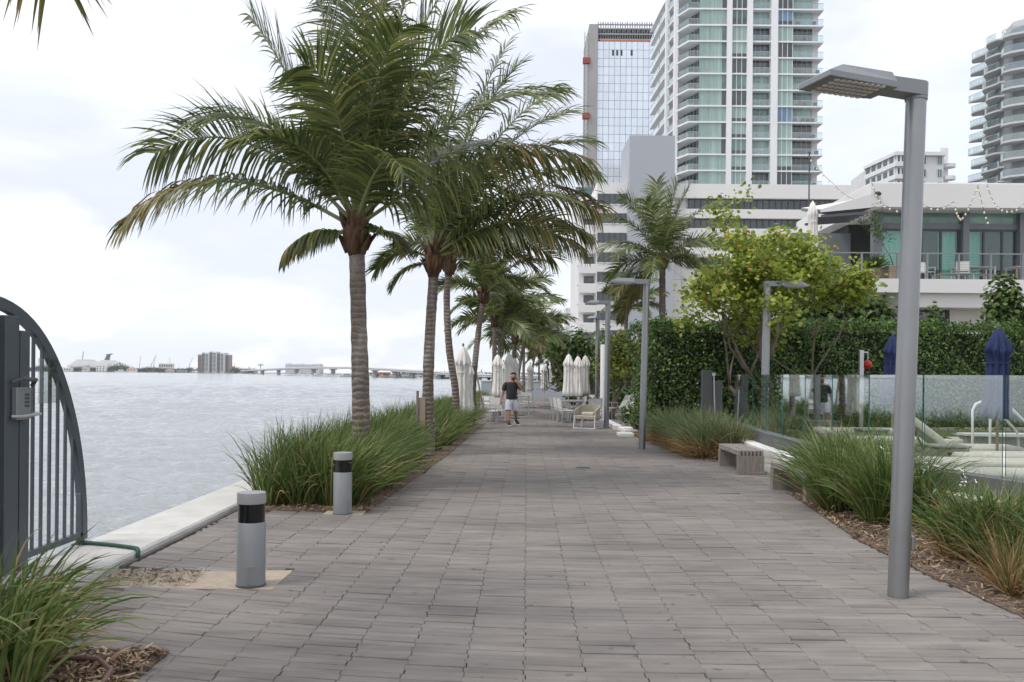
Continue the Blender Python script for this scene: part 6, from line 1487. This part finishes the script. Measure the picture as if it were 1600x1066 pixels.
fb_ = MB(); x = P(163, 560, YS).x; zl, zh = P(163, 562.5, YS).z, P(163, 554, YS).z
fb_.add([(x - 4, YS + 8, zl), (x + 5, YS + 8, zl), (x + 8, YS + 8, zh), (x + 3, YS + 8, zh), (x - 4, YS + 20, zl), (x + 5, YS + 20, zl), (x + 8, YS + 20, zh), (x + 3, YS + 20, zh)], [(0, 1, 2, 3), (7, 6, 5, 4), (0, 3, 7, 4), (1, 5, 6, 2), (3, 2, 6, 7)])
fb_.add([(x - 2, YS + 6, zh + 1.5), (x + 5.5, YS + 6, zh - 2), (x + 15, YS + 6, zh + 2.5), (x + 5.5, YS + 6, zh + .5), (x - 2, YS + 22, zh + 1.5), (x + 5.5, YS + 22, zh - 2), (x + 15, YS + 22, zh + 2.5), (x + 5.5, YS + 22, zh + .5)], [(0, 1, 2, 3), (7, 6, 5, 4), (0, 4, 5, 1), (1, 5, 6, 2), (2, 6, 7, 3), (3, 7, 4, 0)])
fb_.build('funnel', 'funnel_blue', cs, world=True)
MB().bar((P(124, 570, YS).x, YS + 15, P(124, 564, YS).z), (P(126, 570, YS).x, YS + 15, P(126, 549, YS).z), 1.6, 1.6).build('mast', 'steel_paint', cs, world=True)
# cranes
pm('crane_grey', (.45, .46, .48), .7, .05, .1)
for i, (px, pt_, tip) in enumerate(((218, 556, 2), (236, 558, 6), (240, 554, 4), (266, 559, -1), (296, 559, 5), (73, 561, 6))):
    Yc = 2500; b_ = P(px, 578, Yc); t = thing('harbour_crane', ['thin far harbour crane with upright jib, first right of the cruise ship', 'slanted far harbour crane, left of the pair mid shore', 'taller slanted far harbour crane, right of the pair mid shore', 'upright thin crane above the white box building', 'leaning crane left of the island condominium', 'crane at the far left end of the shore beside the gate'][i], 'crane', (b_.x, Yc, 0), 0, 'harbour cranes on the far shore')
    tp_ = P(px + tip, pt_, Yc); MB().bar((b_.x, Yc, 0), (b_.x, Yc, b_.z + 18), 1.6, 1.6).build('tower', 'crane_grey', t, world=True); MB().bar((b_.x, Yc, b_.z + 12), (tp_.x, Yc, tp_.z), 1.2, 1.2).build('jib', 'crane_grey', t, world=True)
# bridge
pm('bridge_conc', (.42, .42, .42), .85, .06, .05)
bd = [(372, 579.3, 1500), (400, 577.3, 1150), (450, 574.5, 900), (500, 573.2, 760), (550, 573.4, 660), (600, 575.5, 590), (650, 578.4, 540), (700, 581.4, 505), (760, 584.6, 470), (830, 586.2, 450), (880, 586.5, 440)]
bp_ = [P(*q) for q in bd]; br = thing('causeway_bridge', 'long low concrete causeway bridge on rows of piers across the bay', 'bridge', (bp_[5].x, bp_[5].y, WZ))
dm = MB(); rm_ = MB()
for a, b_ in zip(bp_, bp_[1:]):
    dm.add([(a.x, a.y, a.z - 1.7), (b_.x, b_.y, b_.z - 1.7), (b_.x, b_.y, b_.z - .55), (a.x, a.y, a.z - .55), (a.x + 6, a.y + 12, a.z - 1.7), (b_.x + 6, b_.y + 12, b_.z - 1.7), (b_.x + 6, b_.y + 12, b_.z - .55), (a.x + 6, a.y + 12, a.z - .55)], [(0, 1, 2, 3), (3, 2, 6, 7), (4, 7, 6, 5), (0, 4, 5, 1)])
    rm_.add([(a.x - .1, a.y - .3, a.z - .54), (b_.x - .1, b_.y - .3, b_.z - .54), (b_.x - .1, b_.y - .3, b_.z + .2), (a.x - .1, a.y - .3, a.z + .2), (a.x, a.y + .1, a.z - .54), (b_.x, b_.y + .1, b_.z - .54), (b_.x, b_.y + .1, b_.z + .2), (a.x, a.y + .1, a.z + .2)], [(0, 1, 2, 3), (3, 2, 6, 7), (5, 4, 7, 6)])
dm.build('deck', 'bridge_conc', br, world=True); rm_.build('parapet', 'tower_white', br, world=True)
for px in (408, 434, 460, 487, 517, 550, 582, 613, 640, 663, 684, 702, 718, 733, 747, 760, 772, 784, 796, 808, 820, 832, 844, 856):
    for i in range(len(bd) - 1):
        if bd[i][0] <= px <= bd[i + 1][0]:
            f = (px - bd[i][0]) / (bd[i + 1][0] - bd[i][0]); c_ = bp_[i].lerp(bp_[i + 1], f); w_ = 1.1 if px < 660 else .7
            MB().box((c_.x + .5, c_.y + 1, WZ - 1), (c_.x + .5 + 2 * w_, c_.y + 9, c_.z - 2.35)).box((c_.x - .6, c_.y + .3, c_.z - 2.345), (c_.x + 1.6 + 2 * w_, c_.y + 11, c_.z - 1.71)).build('pier', 'bridge_conc', br, world=True)
# second lower bridge behind and buildings seen past it
lb = thing('low_bridge', 'lower second bridge on thin piers seen beneath the causeway at the right', 'bridge', (P(760, 588, 640).x, 640, WZ))
MB().box((P(612, 588, 640).x, 640, P(700, 588, 640).z), (P(880, 588, 640).x, 648, P(700, 586.2, 640).z)).build('deck', 'bridge_conc', lb, world=True)
for px in range(620, 880, 12): MB().box((P(px, 588, 640).x, 641, WZ - 1), (P(px + 1.6, 588, 640).x, 646, P(700, 588, 640).z - .01)).build('pier', 'bridge_conc', lb, world=True)
tb_ = thing('port_terminal', 'long pale stepped port terminal on the horizon above the bridge', 'building', (P(472, 575, 1600).x, 1610, 0))
zl = P(472, 569.5, 1600).z
MB().box((P(446, 575, 1600).x, 1600, 0), (P(500, 575, 1600).x, 1630, zl - 1)).build('wall', 'crane_grey', tb_, world=True)
for a, bq, tp_ in ((445, 451, 568), (455, 460, 569), (464, 472, 568.3), (478, 486, 569), (490, 499, 568.2)): MB().box((P(a, 575, 1600).x, 1602, zl - .98), (P(bq, 575, 1600).x, 1625, P(472, tp_, 1600).z)).build('roof_block', 'tower_white', tb_, world=True)
wt = thing('radar_tower', 'small round topped lookout tower left of the port terminal', 'tower', (P(407, 575, 1700).x, 1700, 0)); MB().lathe([(.8, 0), (.8, P(407, 572, 1700).z)], n=8).build('shaft', 'crane_grey', wt); MB().lathe([(1, 0), (6, 1.5), (5, 3.5), (1, 4.5)], (0, 0, P(407, 572, 1700).z), 12).build('head', 'crane_grey', wt)
for i, (a, bq, py, Y, m_, lb_) in enumerate(((582, 608, 581.5, 1000, 'red_net', 'rust red stacked containers beneath the bridge deck'), (556, 582, 581.5, 1020, 'hotel_blue', 'blue grey shed left of the rust red containers'), (505, 548, 584, 980, 'tower_white', 'white low boat shed under the bridge left of the nearest palm'))):
    simple_block('bank_shed', lb_, a, bq, py, Y, m_, 1, 5, 'shed', 14, 'dark_recess', -.6)
# boats in the marina below the bridge
BGp = 'small white boats moored in front of the far causeway'
def make_boat(label, L=9):
    t = thing('motor_boat', label, 'boat', group=BGp)
    MB().add([(-L / 2, -1.2, .9), (L * .3, -1.3, 1.0), (L / 2, 0, 1.3), (L * .3, 1.3, 1.0), (-L / 2, 1.2, .9), (-L / 2, -.9, -.2), (L * .28, -.8, -.2), (L * .42, 0, -.1), (L * .28, .8, -.2), (-L / 2, .9, -.2)], [(0, 1, 2, 3, 4), (5, 6, 1, 0), (6, 7, 2, 1), (7, 8, 3, 2), (8, 9, 4, 3), (9, 5, 0, 4)]).build('hull', 'wall_white', t)
    MB().box((-L * .25, -.8, .95), (L * .15, .8, 2.1)).build('cabin', 'wall_white', t, bevel=.2); MB().box((-L * .2, -.82, 1.5), (L * .16, .82, 1.9)).build('cabin_window', 'dark_recess', t)
    MB().tube([(0, 0, 2.1), (0, 0, 4.5)], .06, 5).build('mast', 'aluminium', t); return t
bt = make_boat('white motor boat moored leftmost in the marina under the bridge'); bt.location = (P(452, 588, 800).x, 800, WZ)
rb_ = random.Random(4)
names = ['second', 'third', 'fourth', 'fifth', 'sixth', 'seventh', 'eighth', 'ninth', 'tenth', 'eleventh', 'twelfth']
for i, px in enumerate((466, 480, 496, 511, 524, 540, 589, 604, 622, 643, 688)):
    Y = 760 - (px - 452) * 1.0; dup(bt, (P(px, 588, Y).x, Y, WZ), rb_.uniform(-.5, .5) + (3.14 if rb_.random() < .5 else 0), f'{names[i]} white motor boat from the left in the row moored under the bridge', BGp, rb_.uniform(.8, 1.25))
yb = dup(bt, (P(190, 583, 1750).x, 1750, WZ), .2, 'large white yacht at the far island shore near the cruise ship', None, 2.6); yb['group'] = 'yachts at the far island shore'
dup(bt, (P(206, 583, 1740).x, 1740, WZ), 3.0, 'second white yacht at the far island shore, right of the larger one', 'yachts at the far island shore', 1.9)
# lamp posts on the bridge
for px, i in ((645, 0), (527, 1)):
    pass

# ------------------------------------------------------------------ sea air
m = bpy.data.materials.new('haze'); m.use_nodes = True; nt = m.node_tree; nt.nodes.clear()
o = N(nt, 'ShaderNodeOutputMaterial'); v = N(nt, 'ShaderNodeVolumePrincipled')
v.inputs['Color'].default_value = (.93, .96, 1, 1); v.inputs['Density'].default_value = .00008; v.inputs['Anisotropy'].default_value = .2
nt.links.new(v.outputs[0], o.inputs['Volume'])
hb = MB().box((-3200, -70, -4.2), (1100, 3000, 112)).build('haze', m)
tag(hb, 'faint pale sea haze over the bay', 'haze', None, 'stuff')
